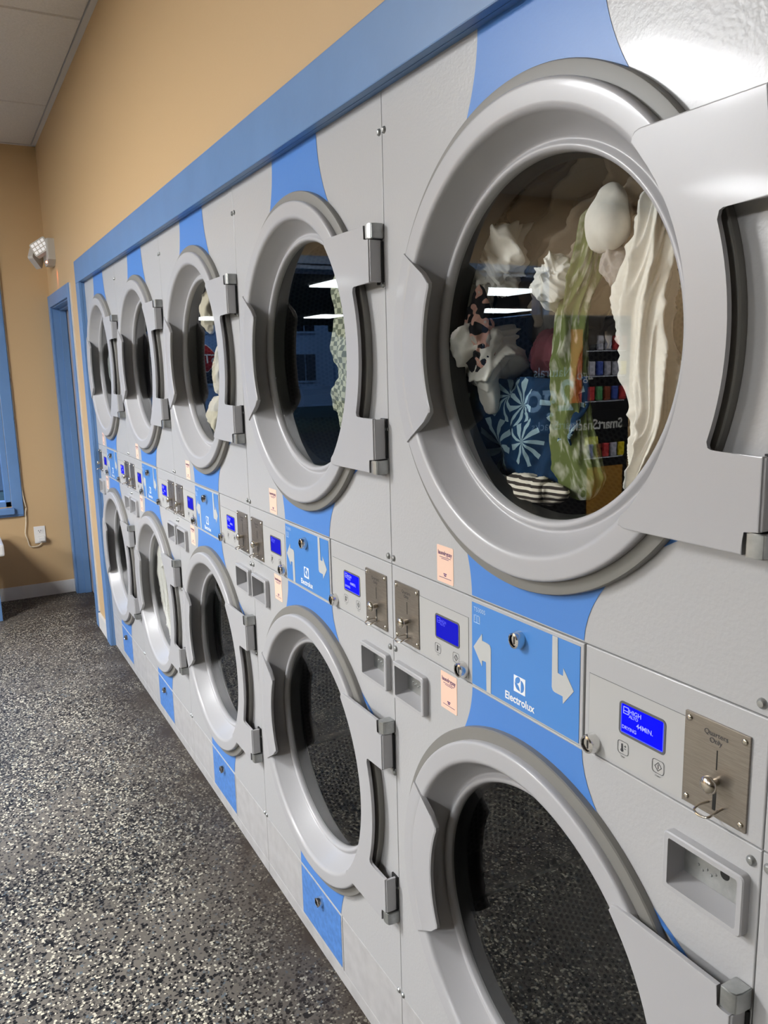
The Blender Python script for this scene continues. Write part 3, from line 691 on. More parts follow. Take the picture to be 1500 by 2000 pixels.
# ---- doors
def make_door(cz, parent_drum_perf):
    cx = DCX
    prof = [(.300, -.001), (.3210, -.001), (.3222, -.012), (.3222, -.0205), (.3212, -.0237), (.3190, -.0250), (.3172, -.0252), (.3160, -.02525)]
    prof += [(.2950, -.02525), (.2925, -.0251), (.2892, -.0240), (.2865, -.0215), (.2845, -.0175), (.2832, -.0140)]
    prof += [(.2626, .0190), (.2620, .0200), (.2605, .0228), (.2585, .0236), (.2565, .0228), (.2535, .0186), (.2505, .0172), (.2470, .0182), (.2445, .0215), (.2432, .0290), (.2430, .0400), (.262, .060), (.300, .060)]
    bm = bmesh.new(); lathe(bm, prof, cx, cz, 128); dr = obj('door', bm, M['door'], root, True, ang=50)
    bm = bmesh.new(); lathe(bm, [(.318, -.0005), (.3418, -.0005), (.3418, -.0100), (.3405, -.0122), (.3390, -.0125), (.3205, -.0130)], cx, cz, 128); obj('door_seal', bm, M['gasket'], dr, True, ang=30)
    bm = bmesh.new(); disc(bm, .2434, .0285, cx, cz, 96, .0, 3); obj('door_glass', bm, M['glass'], dr, True)
    # dark inner glass rim
    bm = bmesh.new(); lathe(bm, [(.2429, .0325), (.2420, .050), (.2390, .056), (.2390, .060)], cx, cz, 96); obj('glass_rim', bm, M['black'], dr, True)
    # hinge plate
    A = []
    def arc(r, a0, a1, n): return [(r*math.cos(a0+(a1-a0)*i/n), r*math.sin(a0+(a1-a0)*i/n)) for i in range(n+1)]
    P = [(.2180, .2180), (.3705, .2180), (.3705, .1930), (.3880, .1930), (.3880, .1200)]
    P += [(.3290, .1200), (.3235, .1175), (.3222, .1120)]
    P += arc(.3405, math.asin(.108/.3405), -math.asin(.108/.3405), 16)
    P += [(.3222, -.1120), (.3235, -.1155), (.3290, -.1175), (.3880, -.1175), (.3880, -.1920), (.3705, -.1920), (.3705, -.2170), (.2120, -.2170), (.2050, -.2140), (.2030, -.2085)]
    P += arc(.2912, -.80, .785, 24)
    P += [(.2085, .2100), (.2110, .2155)]
    bm = bmesh.new(); prism(bm, [(cx+a, cz+b) for a, b in P], -.0290, -.0225, .0016); hp = obj('hinge_plate', bm, M['door'], dr)
    for q in ((.1210, .1925), (-.1915, -.1185)):
        bm = bmesh.new(); box(bm, cx+.3850, cx+.3905, -.0265, -.004, cz+q[0], cz+q[1], .002); obj('hinge_flange', bm, M['door'], dr)
    # knuckles
    for s, (a, b) in ((1, (.1945, .2200)), (-1, (-.2190, -.1935))):
        bm = bmesh.new(); Q = [(.373, -.0265), (.386, -.0275), (.3925, -.0245), (.3945, -.016), (.3945, -.0005), (.373, -.0005)]
        lo_ = [bm.verts.new((cx+x, y, cz+a)) for x, y in Q]; hi = [bm.verts.new((cx+x, y, cz+b)) for x, y in Q]
        bm.faces.new(lo_); bm.faces.new(hi[::-1])
        for i in range(6): bm.faces.new((lo_[i], lo_[(i+1) % 6], hi[(i+1) % 6], hi[i]))
        bmesh.ops.bevel(bm, geom=[e for e in bm.edges], offset=.0012, segments=2, affect='EDGES')
        obj('hinge_knuckle', bm, M['zinc'], dr, True)
        bm = bmesh.new(); z0, z1 = (cz+.118, cz+.19) if s > 0 else (cz-.19, cz-.118)
        box(bm, cx+.372, cx+.3935, -.004, -.0004, z0, z1); obj('hinge_leaf', bm, M['dark'], dr)
    # hand grip on the left, lapping over the bowl
    bm = bmesh.new(); n = 40; rows = []
    a0, a1 = math.radians(180-27.0), math.radians(180+26.5)
    def smst(t): t = max(0, min(1, t)); return t*t*(3-2*t)
    for i in range(n+1):
        t = i/n; a = a0+(a1-a0)*t; e = min(t, 1-t)*n/n
        ri = .3280-(.3280-.2860)*1.0; k = smst(e/.075)
        rin = .2268+.024*(1-min(1, e/.040))**2.2
        aa = a; a_o = a+(math.radians(-1.5) if t < .5 else math.radians(1.5))*max(0, 1-e/.06)
        row = []
        for r, y in ((.3232, -.0140), (.3232, -.0245), (.3205, -.0278), (.300, -.0288), (.2925, -.0290), (.2905, -.0284), (.288, -.0290), (rin+.003, -.0300), (rin, -.0285), (rin, -.0225), (rin+.004, -.0195), (.300, -.0195)):
            wq = max(0, min(1, (r-.226)/.095)); ab = aa*(1-wq)+a_o*wq; row.append(bm.verts.new((cx+r*math.cos(ab), y, cz+r*math.sin(ab))))
        rows.append(row)
    for i in range(n):
        for k in range(11): bm.faces.new((rows[i][k], rows[i][k+1], rows[i+1][k+1], rows[i+1][k]))
    bm.faces.new(rows[0]); bm.faces.new(rows[-1][::-1])
    obj('door_grip', bm, M['door'], dr, True, ang=22)
    # drum
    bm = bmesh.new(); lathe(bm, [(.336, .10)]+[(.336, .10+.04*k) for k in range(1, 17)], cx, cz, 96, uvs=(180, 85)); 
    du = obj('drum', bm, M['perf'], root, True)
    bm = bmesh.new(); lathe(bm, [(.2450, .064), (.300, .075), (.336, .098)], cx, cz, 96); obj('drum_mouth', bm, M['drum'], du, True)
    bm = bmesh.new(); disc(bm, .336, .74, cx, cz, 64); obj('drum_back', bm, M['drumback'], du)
    for k in range(3):
        a = math.radians(200+120*k); bm = bmesh.new()
        ca, sa = math.cos(a), math.sin(a)
        Pq = [(.335, -.045), (.285, -.020), (.275, 0), (.285, .020), (.335, .045)]
        f0 = [bm.verts.new((cx+r*ca-t*sa, .115, cz+r*sa+t*ca)) for r, t in Pq]; f1 = [bm.verts.new((cx+r*ca-t*sa, .73, cz+r*sa+t*ca)) for r, t in Pq]
        bm.faces.new(f0); bm.faces.new(f1[::-1])
        for i in range(4): bm.faces.new((f0[i], f0[i+1], f1[i+1], f1[i]))
        obj('drum_lifter', bm, M['drum'], du, True)
make_door(DU, True); make_door(DLo, True)

LAB = ['stacked grey dryer nearest the camera, its upper drum full of tumbling white and printed laundry',
       'stacked grey dryer second from the camera, checked cloth pale behind its upper glass',
       'middle stacked grey dryer with cream fleece behind its upper glass and a mirrored stop sign',
       'stacked grey dryer second from the blue corner trim, white laundry in its lower drum',
       'farthest stacked grey dryer, standing against the upright blue corner trim',
       'stacked grey dryer at the right edge of the photo, only a sliver showing']
units = []
for i, k in enumerate((0, -1, -2, -3, -4, 1)):
    u = root if i == 0 else copy_tree(root)
    u.location = (k*UW, 0, 0); u['label'] = LAB[i]; u['group'] = 'stacked dryers along the wall'
    units.append(u)

# ------------------------------------------------------------------ laundry inside the drums
def ridged(p, s, seed):
    v = 0; a = 1; f = s
    for o in range(4):
        n = noise.noise(Vector((p[0]*f+seed, p[1]*f+seed*1.7, p[2]*f-seed))); v += a*(1-abs(n)*2); a *= .5; f *= 2.05
    return v
def crease(q, sc, seed):
    w = Vector((noise.noise(q*5+Vector((seed, 0, 0))), noise.noise(q*5+Vector((0, seed, 3))), noise.noise(q*5+Vector((7, 0, seed)))))*.05
    p = q+w; v = 0.
    for f, a in ((sc, .55), (sc*2.1, .28), (sc*4.3, .12)):
        n = abs(noise.noise(Vector((p.x*f+seed, p.y*f*.6, p.z*f*.6-seed))+Vector((0, seed*2, 0))))
        v += a*(1-min(1, n*3.2))
    return v
def bundle(name, label, cat, c, rad, m, seed=0., amp=.22, sc=9, group=None, sub=6, tilt=0.):
    bm = bmesh.new(); bmesh.ops.create_icosphere(bm, subdivisions=sub, radius=1)
    uvl = bm.loops.layers.uv.verify(); R = min(rad[0], rad[2]); ct, st = math.cos(tilt), math.sin(tilt)
    for v in bm.verts:
        p = v.co.copy(); q = Vector((p.x*rad[0], p.y*rad[1], p.z*rad[2]))
        big = noise.noise(q*(.9/R)+Vector((seed*3, 0, 0)))
        k = Vector((q.x*ct+q.z*st, q.y, -q.x*st+q.z*ct))
        v.co = q*(1+.30*big)+p*(R*amp*(crease(k, sc*.06/R*1.5, seed)-.45))
    for f in bm.faces:
        for l in f.loops: l[uvl].uv = (l.vert.co.x*4+l.vert.co.y*2, l.vert.co.z*4)
    o = obj(name, bm, m, None, True, ang=180); o.location = c
    return tag(o, label, cat, group)
def rope(name, label, cat, path, rx, ry, m, seed=0., n=5, twist=3., amp=.25, group=None, nu=150, nv=110):
    """long twisted piece of cloth: folds wind along the path"""
    C = catmull(path, nu); bm = bmesh.new(); uvl = bm.loops.layers.uv.verify(); g = []
    fx = rx if callable(rx) else (lambda t: rx); fy = ry if callable(ry) else (lambda t: ry)
    for i, p in enumerate(C):
        t = i/nu; d = (C[min(i+1, nu)]-C[max(i-1, 0)]).normalized(); W = d.cross(Vector((0, -1, 0))).normalized(); NN = W.cross(d)
        e = min(1, t/.05, (1-t)/.05)**.5; row = []
        for j in range(nv):
            a = 2*PI*j/nv
            q = Vector((math.cos(a)*.9, math.sin(a)*.9, t*4))
            ph = 2.2*noise.noise(q*.8+Vector((seed, 0, 0)))
            f1 = 1-abs(math.sin(.5*(n*a+twist*2*PI*t)+ph)); f2 = 1-abs(math.sin(.5*(2*n*a+1+twist*3.3*2*PI*t)-1.7*ph+seed))
            k = (1+amp*(1.3*f1**1.5+.55*f2**1.5-.7)+.30*noise.noise(q*.9+Vector((0, seed, 0))))*e
            row.append(bm.verts.new(p+W*(fx(t)*math.cos(a)*k)+NN*(fy(t)*math.sin(a)*k)))
        g.append(row)
    for i in range(nu):
        for j in range(nv):
            k = (j+1) % nv; f = bm.faces.new((g[i][j], g[i+1][j], g[i+1][k], g[i][k]))
            for l, (a, b) in zip(f.loops, ((i, j), (i+1, j), (i+1, j+1), (i, j+1))): l[uvl].uv = (b/nv*1.2, a/nu*3)
    c0 = C[0].copy()
    for v in bm.verts: v.co -= c0
    o = obj(name, bm, m, None, True, ang=180); o.location = c0
    return tag(o, label, cat, group)
def sheet(name, label, cat, path, width, nrm, m, folds=5, amp=.012, seed=0., nu=60, nv=70, group=None, crump=.012, taper=None, uvs=(1, 1)):
    C = catmull(path, nu); bm = bmesh.new(); uvl = bm.loops.layers.uv.verify(); g = []
    N_ = Vector(nrm).normalized(); c0 = C[0]
    lens = [0]
    for i in range(nu): lens.append(lens[-1]+(C[i+1]-C[i]).length)
    for i, p in enumerate(C):
        d = (C[min(i+1, nu)]-C[max(i-1, 0)]).normalized(); W = d.cross(N_).normalized(); NN = W.cross(d)
        s = i/nu; row = []
        wd = width(s) if callable(width) else width
        for j in range(nv+1):
            t = j/nv-.5
            ph = noise.noise(Vector((s*2.3+seed, t*1.5, seed)))*3.0
            h = amp*math.sin(2*PI*folds*t+ph+seed)+amp*.5*math.sin(2*PI*folds*2.3*t-ph*1.6+seed*2)
            q = p+W*(t*wd)
            cr = crump*(ridged(q, 9, seed)-.7)
            row.append(bm.verts.new(q+NN*(h+cr)-p*0))
        g.append(row)
    for i in range(nu):
        for j in range(nv):
            f = bm.faces.new((g[i][j], g[i+1][j], g[i+1][j+1], g[i][j+1]))
            wd = .2
            for l, (a, b) in zip(f.loops, ((i, j), (i+1, j), (i+1, j+1), (i, j+1))): l[uvl].uv = (b/nv*uvs[0], lens[a]*uvs[1])
    for v in bm.verts: v.co -= c0
    o = obj(name, bm, m, None, True, ang=180); o.location = c0
    md = o.modifiers.new('thickness', 'SOLIDIFY'); md.thickness = .0025
    return tag(o, label, cat, group)
WH = cloth_mat('white_cotton', (.90, .88, .83, 1), (.78, .76, .71, 1))
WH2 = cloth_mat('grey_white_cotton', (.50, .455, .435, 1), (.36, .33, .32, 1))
WH3 = cloth_mat('beige_sheet_cotton', (.42, .35, .28, 1), (.30, .25, .20, 1))
FLO = cloth_mat('dark_floral_lining', (.62, .36, .30, 1), (.55, .52, .48, 1), 'blotch', 11)
OLV = cloth_mat('olive_print_cloth', (.12, .15, .045, 1), (.50, .50, .40, 1), 'streak', 9)
PALM = cloth_mat('palm_print', (.003, .018, .052, 1), (.27, .39, .45, 1), 'palm', 3.4)
STR = cloth_mat('striped_knit', (.05, .04, .035, 1), (.78, .72, .62, 1), 'stripe', 9)
GRY = cloth_mat('charcoal_cloth', (.12, .115, .11, 1))
PNK = cloth_mat('plum_cloth', (.16, .045, .06, 1))
CRM = cloth_mat('cream_fleece', (.80, .74, .60, 1), (.64, .57, .43, 1))
CHK = cloth_mat('waffle_check', (.50, .52, .40, 1), (.18, .20, .15, 1), 'check', 20)
PALE = cloth_mat('pale_blue_white_cloth', (.42, .46, .46, 1))
TEAL = cloth_mat('teal_towel', (.03, .085, .065, 1), (.02, .05, .045, 1))
GP = 'laundry tumbling in the nearest upper drum'
# nearest upper drum
sheet('bed_sheet', 'crumpled beige sheet across the top of the nearest upper drum', 'sheet', [(.50, .19, 1.775), (.40, .18, 1.735), (.31, .18, 1.67), (.24, .185, 1.60), (.22, .20, 1.54)], .30, (0, -1, .1), WH3, 5, .020, 1.3, group=GP, crump=.030)
bundle('white_shirt', 'balled white shirt at upper left behind the nearest upper glass', 'shirt', (.158, .098, 1.640), (.098, .042, .070), WH, 2.1, 1.15, 11, GP, tilt=.7)
bundle('white_shirt', 'balled white shirt low at the left behind the nearest upper glass', 'shirt', (.136, .098, 1.505), (.080, .040, .080), WH, 5.7, 1.15, 11, GP, tilt=-.6)
bundle('floral_shirt', 'dark floral shirt twisted between the two balled white shirts', 'shirt', (.188, .066, 1.522), (.036, .020, .074), FLO, 3.3, .5, 8, GP)
bundle('white_sock', 'plain white sock hanging as a smooth oval near the drum top', 'sock', (.425, .115, 1.662), (.033, .026, .046), WH, 1.1, .10, 5, GP, 5)
bundle('white_cloth', 'small shaded white cloth just below the oval sock', 'cloth', (.430, .125, 1.600), (.026, .022, .028), WH2, 8.4, .45, 8, GP, 5)
bundle('knotted_cloth', 'knotted white cloth beside the olive strip', 'cloth', (.330, .100, 1.592), (.030, .026, .036), WH, 4.6, .8, 9, GP, tilt=.8)
rope('olive_towel', 'olive green printed cloth falling through the middle of the nearest upper drum', 'towel', [(.398, .125, 1.690), (.384, .115, 1.62), (.366, .105, 1.556), (.366, .10, 1.489), (.374, .10, 1.42), (.384, .10, 1.351), (.408, .105, 1.275)], lambda t: .022+.026*t, .016, OLV, 2.2, 4, .5, .35, GP)
rope('white_shirt', 'twisted white shirt falling down the right of the nearest upper glass', 'shirt', [(.500, .13, 1.700), (.502, .12, 1.617), (.497, .11, 1.546), (.512, .105, 1.473), (.528, .105, 1.40), (.512, .11, 1.345), (.488, .12, 1.290)], lambda t: .020+.016*math.sin(PI*min(1, t*1.25)), .022, WH, 6.1, 7, 1.9, .42, GP)
rope('pillowcase', 'off-white pillowcase hanging behind the twisted white shirt', 'pillowcase', [(.565, .17, 1.69), (.595, .165, 1.61), (.60, .16, 1.50), (.585, .16, 1.42), (.555, .165, 1.36)], .055, .014, WH2, 9.1, 4, .35, .28, GP)
sheet('swim_shorts', 'navy shorts with pale palm print low in the nearest upper drum', 'shorts', [(.25, .105, 1.450), (.25, .095, 1.40), (.255, .090, 1.34), (.275, .10, 1.272)], lambda s: .33-.10*s*s, (0, -1, .15), PALM, 2, .006, 3.9, group=GP, crump=.014, uvs=(1.0, 3.0))
bundle('striped_sock', 'brown and white striped sock at the bottom of the nearest upper drum', 'sock', (.300, .075, 1.283), (.085, .022, .024), STR, 2.8, .3, 7, GP, 5)
bundle('charcoal_shirt', 'charcoal shirt hanging in shadow behind the knotted cloth', 'shirt', (.24, .20, 1.54), (.10, .04, .075), GRY, 7.9, .6, 7, GP, 5)
bundle('plum_cloth', 'dark plum cloth in shadow left of the olive strip', 'cloth', (.275, .15, 1.488), (.05, .025, .035), PNK, 3.1, .5, 7, GP, 5)
# second upper drum
sheet('waffle_blanket', 'pale checked waffle blanket in the second upper drum', 'blanket', [(-.325, .085, 1.69), (-.318, .08, 1.60), (-.318, .075, 1.50), (-.330, .08, 1.42), (-.36, .085, 1.34)], .20, (-.3, -1, 0), CHK, 1.5, .008, 1.9, crump=.010, uvs=(1, 4.4))
# third upper drum
bundle('cream_fleece', 'cream fleece lump at the top of the middle upper drum', 'fleece', (-1.285, .075, 1.665), (.055, .022, .075), CRM, 1.2, .4, 8, None, 5)
bundle('cream_fleece', 'cream fleece pile at the bottom of the middle upper drum', 'fleece', (-1.29, .08, 1.325), (.115, .026, .065), CRM, 6.2, .4, 8, None, 5)
bundle('cream_fleece', 'cream fleece sleeve at mid height in the middle upper drum', 'fleece', (-1.225, .075, 1.46), (.045, .022, .085), CRM, 3.7, .4, 8, None, 5)
# farthest upper drum
bundle('pale_bedding', 'pale bedding billowing in the farthest upper drum', 'bedding', (-2.90, .062, 1.50), (.085, .014, .12), PALE, 2.4, .25, 6, None, 5)
# fourth lower drum
rope('white_garment', 'long white garment falling through the lower drum near the far end', 'garment', [(-2.09, .062, .745), (-2.10, .058, .65), (-2.06, .058, .54), (-2.01, .058, .44), (-1.975, .062, .345)], lambda t: .105-.03*t, .016, WH, 5.5, 6, .8, .5)
# third lower drum
bundle('teal_towel', 'dark teal towel heaped in the middle lower drum', 'towel', (-1.20, .30, .40), (.17, .12, .09), TEAL, 4.4, .4, 6, None, 5)

# ------------------------------------------------------------------ things on the walls and at the end of the room
el = thing('emergency_light', 'twin head emergency light high in the corner above the door', 'light', (-4.11, WY, 2.19))
bm = bmesh.new(); prism(bm, [(-.085, .075), (.115, .075), (.115, -.045), (.06, -.075), (-.03, -.075), (-.085, -.04)], -.045, 0, .008); obj('housing', bm, M['lamp'], el)
def head(loc, rx, ry, rz):
    bm = bmesh.new(); prism(bm, rrect(-.052, .052, -.045, .045, .012, 4), -.022, .012, .004)
    bmesh.ops.bevel(bm, geom=[], offset=.001, affect='EDGES')
    T = Matrix.Translation(loc) @ Matrix.Rotation(rz, 4, 'Z') @ Matrix.Rotation(rx, 4, 'X') @ Matrix.Rotation(ry, 4, 'Y')
    bmesh.ops.transform(bm, matrix=T, verts=bm.verts); h = obj('lamp_head', bm, M['lamp'], el)
    bm = bmesh.new()
    for i in range(4):
        for j in range(3):
            prism(bm, rrect(-.043+.0225*i, -.026+.0225*i, -.035+.025*j, -.017+.025*j, .003, 2), -.0245, -.0215)
    bmesh.ops.transform(bm, matrix=T, verts=bm.verts); obj('led_array', bm, M['led'], h)
head((.035, -.065, .028), math.radians(-14), math.radians(-32), math.radians(58)); head((-.075, -.085, -.018), math.radians(8), math.radians(-38), math.radians(-35))
bm = bmesh.new(); bmesh.ops.create_uvsphere(bm, u_segments=10, v_segments=8, radius=.006); bmesh.ops.translate(bm, vec=(.075, -.048, -.058), verts=bm.verts); obj('indicator', bm, M['redled'], el)
pl = bpy.data.lights.new('indicator_glow', 'SPOT'); pl.energy = 3.0; pl.color = (1, .2, .1); pl.spot_size = math.radians(24); pl.spot_blend = .8; pl.shadow_soft_size = .004
po = bpy.data.objects.new('indicator_glow', pl); COL.objects.link(po); po.parent = el; po.location = (.115, -.012, -.08); po.rotation_euler = (math.radians(9), 0, 0)

ou = thing('wall_outlet', 'white duplex outlet low on the end wall beside the door', 'outlet', (XB, -.214, .421))
bm = bmesh.new(); box(bm, 0, .006, -.035, .035, -.057, .057, .002); obj('cover_plate', bm, M['plate'], ou)
for s in (.024,):
    bm = bmesh.new()
    T = Matrix.Rotation(PI/2, 4, 'Z')
    prism(bm, rrect(-.017, .017, s-.014, s+.014, .008, 4), -.0085, -.005); bmesh.ops.transform(bm, matrix=T, verts=bm.verts); obj('socket', bm, M['plate'], ou)
    bm = bmesh.new()
    for y, z in ((-.0065, s+.004), (.0065, s+.004), (0, s-.006)): box(bm, .0084, .0092, y-.0016, y+.0016, z-.004, z+.004)
    obj('socket_slots', bm, M['ink'], ou)
ad = thing('power_adapter', 'white plug in the lower outlet socket, its cream cord running up the window edge', 'plug', (XB+.009, -.208, .397))
bm = bmesh.new(); box(bm, 0, .035, -.022, .022, -.016, .014, .004); obj('plug_body', bm, M['plate'], ad)
pts = [(-.205, .384), (-.212, .362), (-.236, .347), (-.280, .350), (-.293, .396), (-.302, .444), (-.292, .515), (-.289, .58), (-.284, .618), (-.294, .71), (-.294, .85), (-.2935, 1.0), (-.2945, 1.2), (-.293, 1.45), (-.2945, 1.8), (-.293, 2.2), (-.293, 2.5)]
bm = bmesh.new(); tube(bm, catmull([(XB+(.02 if i < 1 else .012 if i < 10 else .005), a, b) for i, (a, b) in enumerate(pts)], 150), .0032, 8)
bmesh.ops.translate(bm, vec=-Vector(ad.location), verts=bm.verts); obj('cord', bm, M['cord'], ad, True)

be = thing('waiting_bench', 'white topped bench on blue legs under the end wall window', 'bench', (-4.13, -1.3, 0))
bm = bmesh.new(); box(bm, -.25, .23, -.95, .836, .415, .487, .012); obj('bench_top', bm, M['benchtop'], be)
for y in (.765, -.02, -.88):
    bm = bmesh.new(); box(bm, -.22, .15, y-.025, y+.025, 0, .415, .003); obj('leg', bm, M['trim'], be)

# vending machine by the end wall: the dryer glass mirrors it
vm = thing('vending_machine', 'black snack vending machine against the end wall past the window', 'vending machine', (-3.62, -3.74, 0))
bm = bmesh.new(); box(bm, -.80, -.012, -.51, .51, .02, 1.83, .01); obj('cabinet', bm, M['vblack'], vm)
bm = bmesh.new(); box(bm, -.03, -.004, -.50, .50, .03, 1.82, .004); obj('front_door', bm, M['vblack'], vm)
bm = bmesh.new(); box(bm, -.004, .0, .02, .14, 1.15, 1.72); obj('orange_panel', bm, M['vorange'], vm)
FL = (PI/2, 0, PI/2)
text('lettering', 'Naturals', 0, 0, .11, M['vblue'], vm, rot=FL, loc=(.001, .13, 1.36), align='LEFT')
text('lettering', '2go', 0, 0, .34, M['vblue'], vm, rot=FL, loc=(.001, .10, 1.10), align='LEFT', bold=.006)
text('lettering', 'SmartSnacks', 0, 0, .10, M['vblue'], vm, rot=FL, loc=(.001, .02, .95), align='LEFT')
text('lettering', '2go', 0, 0, .12, M['vtext'], vm, rot=FL, loc=(.001, -.10, 1.33), align='LEFT')
text('lettering', 'SmartSnacks', 0, 0, .115, M['vtext'], vm, rot=FL, loc=(.001, -.43, .93), align='LEFT', bold=.002)
text('lettering', '2go', 0, 0, .22, M['vtext'], vm, rot=FL, loc=(.001, -.28, .36), align='LEFT', bold=.004)
random.seed(4)
pal = [srgb(*c) for c in ((60, 80, 150), (170, 170, 180), (200, 180, 40), (120, 60, 40), (180, 60, 60), (80, 140, 90), (190, 190, 200), (60, 60, 60))]
PM = [mat('snack_wrapper_%s' % n, c, .4, emit=(c, .25)) for n, c in zip(('blue', 'silver', 'yellow', 'brown', 'red', 'green', 'pale', 'dark'), pal)]
for r, z in enumerate((1.56, 1.36, 1.16, .70)):
    bm = bmesh.new(); box(bm, -.004, .004, -.44, -.02, z-.012, z-.004); obj('shelf_edge', bm, M['vshelf'], vm)
    for k in range(5):
        y = -.41+.085*k; c = random.choice(PM)
        bm = bmesh.new(); prism(bm, [(-.03, .01), (-.024, 0), (.024, 0), (.03, .01), (.027, .06), (.03, .11), (-.03, .11), (-.027, .06)], -.02, 0, .006)
        bmesh.ops.transform(bm, matrix=Matrix.Translation((.0, y, z)) @ Matrix.Rotation(PI/2, 4, 'Z'), verts=bm.verts)
        s = obj('snack_bag', bm, c, vm)
bm = bmesh.new(); box(bm, 0, .003, -.16, -.02, .80, .87); box(bm, 0, .003, -.14, -.06, .22, .32); obj('label_tag', bm, M['vgreen'], vm)
bm = bmesh.new(); box(bm, 0, .004, -.44, -.05, .14, .62); obj('lower_sign', bm, mat('vending_amber', (.35, .17, .03, 1), .5, emit=((.5, .25, .04, 1), .15)), vm)

# outside at dusk, beyond the window
gr = bmesh.new(); box(gr, -60, XB-.3, -40, 10, -.3, -.12); struct('ground_outside', gr, M['grass'])
gr = bmesh.new(); box(gr, -17, -11, -40, 10, -.12, -.10); struct('street_outside', gr, M['asph'])
sg = thing('stop_sign', 'red octagonal stop sign across the street outside the window', 'sign', (-21, -5.74, -.12))
bm = bmesh.new(); box(bm, -.06, -.02, -.03, .03, 0, 2.3); obj('post', bm, M['post'], sg)
def octo(r): return [(r*math.cos(PI/8+PI/4*i), r*math.sin(PI/8+PI/4*i)) for i in range(8)]
for nm, r, x, m_ in (('sign_border', .41, 0., M['white']), ('sign_face', .385, .006, M['red'])):
    bm = bmesh.new(); prism(bm, octo(r), -.006, 0); bmesh.ops.transform(bm, matrix=Matrix.Translation((x, 0, 1.92)) @ Matrix.Rotation(PI/2, 4, 'Z'), verts=bm.verts); obj(nm, bm, m_, sg)
text('lettering', 'STOP', 0, 0, .34, M['white'], sg, rot=FL, loc=(.016, 0, 1.80), align='CENTER', bold=.006)
for hx, hy, hw, hh, lab in ((-30, -9.5, 9, 4.6, 'pale two storey house across the street behind the stop sign'), (-34, -21, 10, 5.2, 'pale house farther left across the street outside')):
    h = thing('street_house', lab, 'house', (hx, hy, -.12))
    bm = bmesh.new(); box(bm, -6, 0, -hw/2, hw/2, 0, hh); obj('wall', bm, M['house'], h)
    bm = bmesh.new(); v = [bm.verts.new(p) for p in ((.4, -hw/2-.4, hh), (.4, hw/2+.4, hh), (-6.4, hw/2+.4, hh), (-6.4, -hw/2-.4, hh), (-3, -hw/2-.4, hh+2.2), (-3, hw/2+.4, hh+2.2))]
    for f in ((0, 1, 5, 4), (2, 3, 4, 5), (0, 4, 3), (1, 2, 5), (0, 3, 2, 1)): bm.faces.new([v[i] for i in f])
    obj('roof', bm, M['roofm'], h)
    for wz in (1.0, 3.0):
        for wy in (-3.2, -1.1, 1.1, 3.2):
            bm = bmesh.new(); box(bm, 0, .06, wy-.55, wy+.55, wz, wz+1.25); f_ = obj('window', bm, M['houset'], h)
            bm = bmesh.new(); box(bm, .05, .08, wy-.45, wy-.03, wz+.1, wz+1.15); box(bm, .05, .08, wy+.03, wy+.45, wz+.1, wz+1.15); obj('pane', bm, M['hwin'], f_)
def tree(x, y, h, r, lab):
    t = thing('street_tree', lab, 'tree', (x, y, -.12)); bm = bmesh.new(); tube(bm, [(0, 0, 0), (.05, .02, h*.4), (0, 0, h*.7)], .13, 8); obj('trunk', bm, M['roofm'], t, True)
    bm = bmesh.new(); random.seed(int(x*10)); 
    for i in range(9):
        n0 = len(bm.verts); bmesh.ops.create_icosphere(bm, subdivisions=3, radius=r*random.uniform(.45, .7)); bm.verts.ensure_lookup_table()
        off = Vector((random.uniform(-r, r)*.6, random.uniform(-r, r)*.6, h*.75+random.uniform(-r, r)*.6))
        for v in bm.verts[n0:]: v.co = v.co*(1+.35*noise.noise(v.co*3+off))+off
    obj('crown', bm, M['leaf'], t, True)
cn = thing('canopy', 'added dark slab and glowing panels standing in for the mirrored ceiling lights', 'canopy', (-17, -9, -.12))  # added outside in place of the ceiling mirrored in the window
bm = bmesh.new(); box(bm, -7.5, 6.5, -6, 5.6, 3.02, 3.35); obj('standin_slab', bm, M['roofm'], cn)
for px_, py_ in ((-7, -5.5), (6, -5.5), (-7, 5.2), (6, 5.2)):
    bm = bmesh.new(); box(bm, px_-.1, px_+.1, py_-.1, py_+.1, 0, 3.02); obj('post', bm, M['post'], cn)
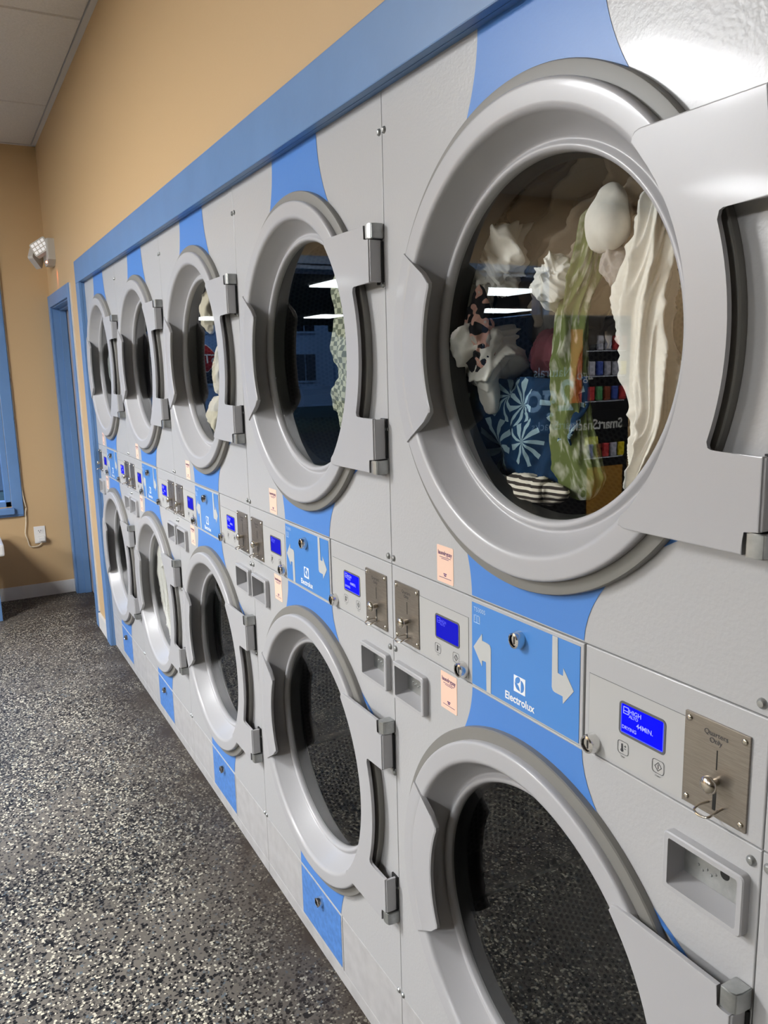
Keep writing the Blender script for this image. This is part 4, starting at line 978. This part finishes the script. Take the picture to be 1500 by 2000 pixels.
for lx, ly, lw in ((-12.2, -9.3, .75), (-17.0, -12.9, .8), (-11.5, -5.45, .3), (-19.8, -9.0, .4), (-21.0, -6.0, .32)):  # glowing panels added at the mirror images of indoor ceiling lights
    bm = bmesh.new(); box(bm, lx+17-.62, lx+17+.62, ly+9-lw, ly+9+lw, 2.99, 3.02); obj('standin_glow', bm, M['mirrorl'], cn)
tree(-24, -3.0, 4.2, 1.5, 'dark leafy tree right of the stop sign outside'); tree(-26, -13.5, 6, 2.4, 'dark leafy tree between the two houses outside')

# ------------------------------------------------------------------ ceiling lights
lights = [(-1.75, -2.75, 'nearest the dryers'), (-3.45, -5.60, 'in the second row by the window'), (-1.10, -5.60, 'in the middle of the second row'), (1.25, -5.60, 'in the second row farthest from the window')]
proto = None
for i, (x, y, w_) in enumerate(lights):
    if proto is None:
        proto = thing('ceiling_light', '', 'light', (x, y, ZC)); r_ = proto
        bm = bmesh.new()
        for q in ((-.61, .61, -.31, -.28), (-.61, .61, .28, .31), (-.61, -.58, -.28, .28), (.58, .61, -.28, .28)): box(bm, q[0], q[1], q[2], q[3], -.014, -.001)
        obj('light_frame', bm, M['fixt'], r_)
        bm = bmesh.new(); box(bm, -.58, .58, -.28, .28, -.011, -.003); obj('diffuser', bm, M['diffuser'], r_)
    else:
        r_ = copy_tree(proto); r_.location = (x, y, ZC)
    r_.rotation_euler = (0, 0, PI/2)
    r_['label'] = 'flat white ceiling light panel %s' % w_; r_['group'] = 'ceiling light panels'

# world: dusk
wd = bpy.data.worlds.new('dusk'); scn.world = wd; wd.use_nodes = True
nt = wd.node_tree; bg = nt.nodes['Background']
bg.inputs[0].default_value = (.20, .34, .62, 1); bg.inputs[1].default_value = 4.0
scn.view_settings.view_transform = 'Standard'; scn.view_settings.look = 'None'; scn.view_settings.exposure = 0; scn.view_settings.gamma = 1
scn.cycles.max_bounces = 8; scn.cycles.transparent_max_bounces = 12; scn.cycles.diffuse_bounces = 4; scn.cycles.glossy_bounces = 5
scn.cycles.sample_clamp_indirect = 6; scn.cycles.caustics_reflective = False; scn.cycles.use_denoising = True
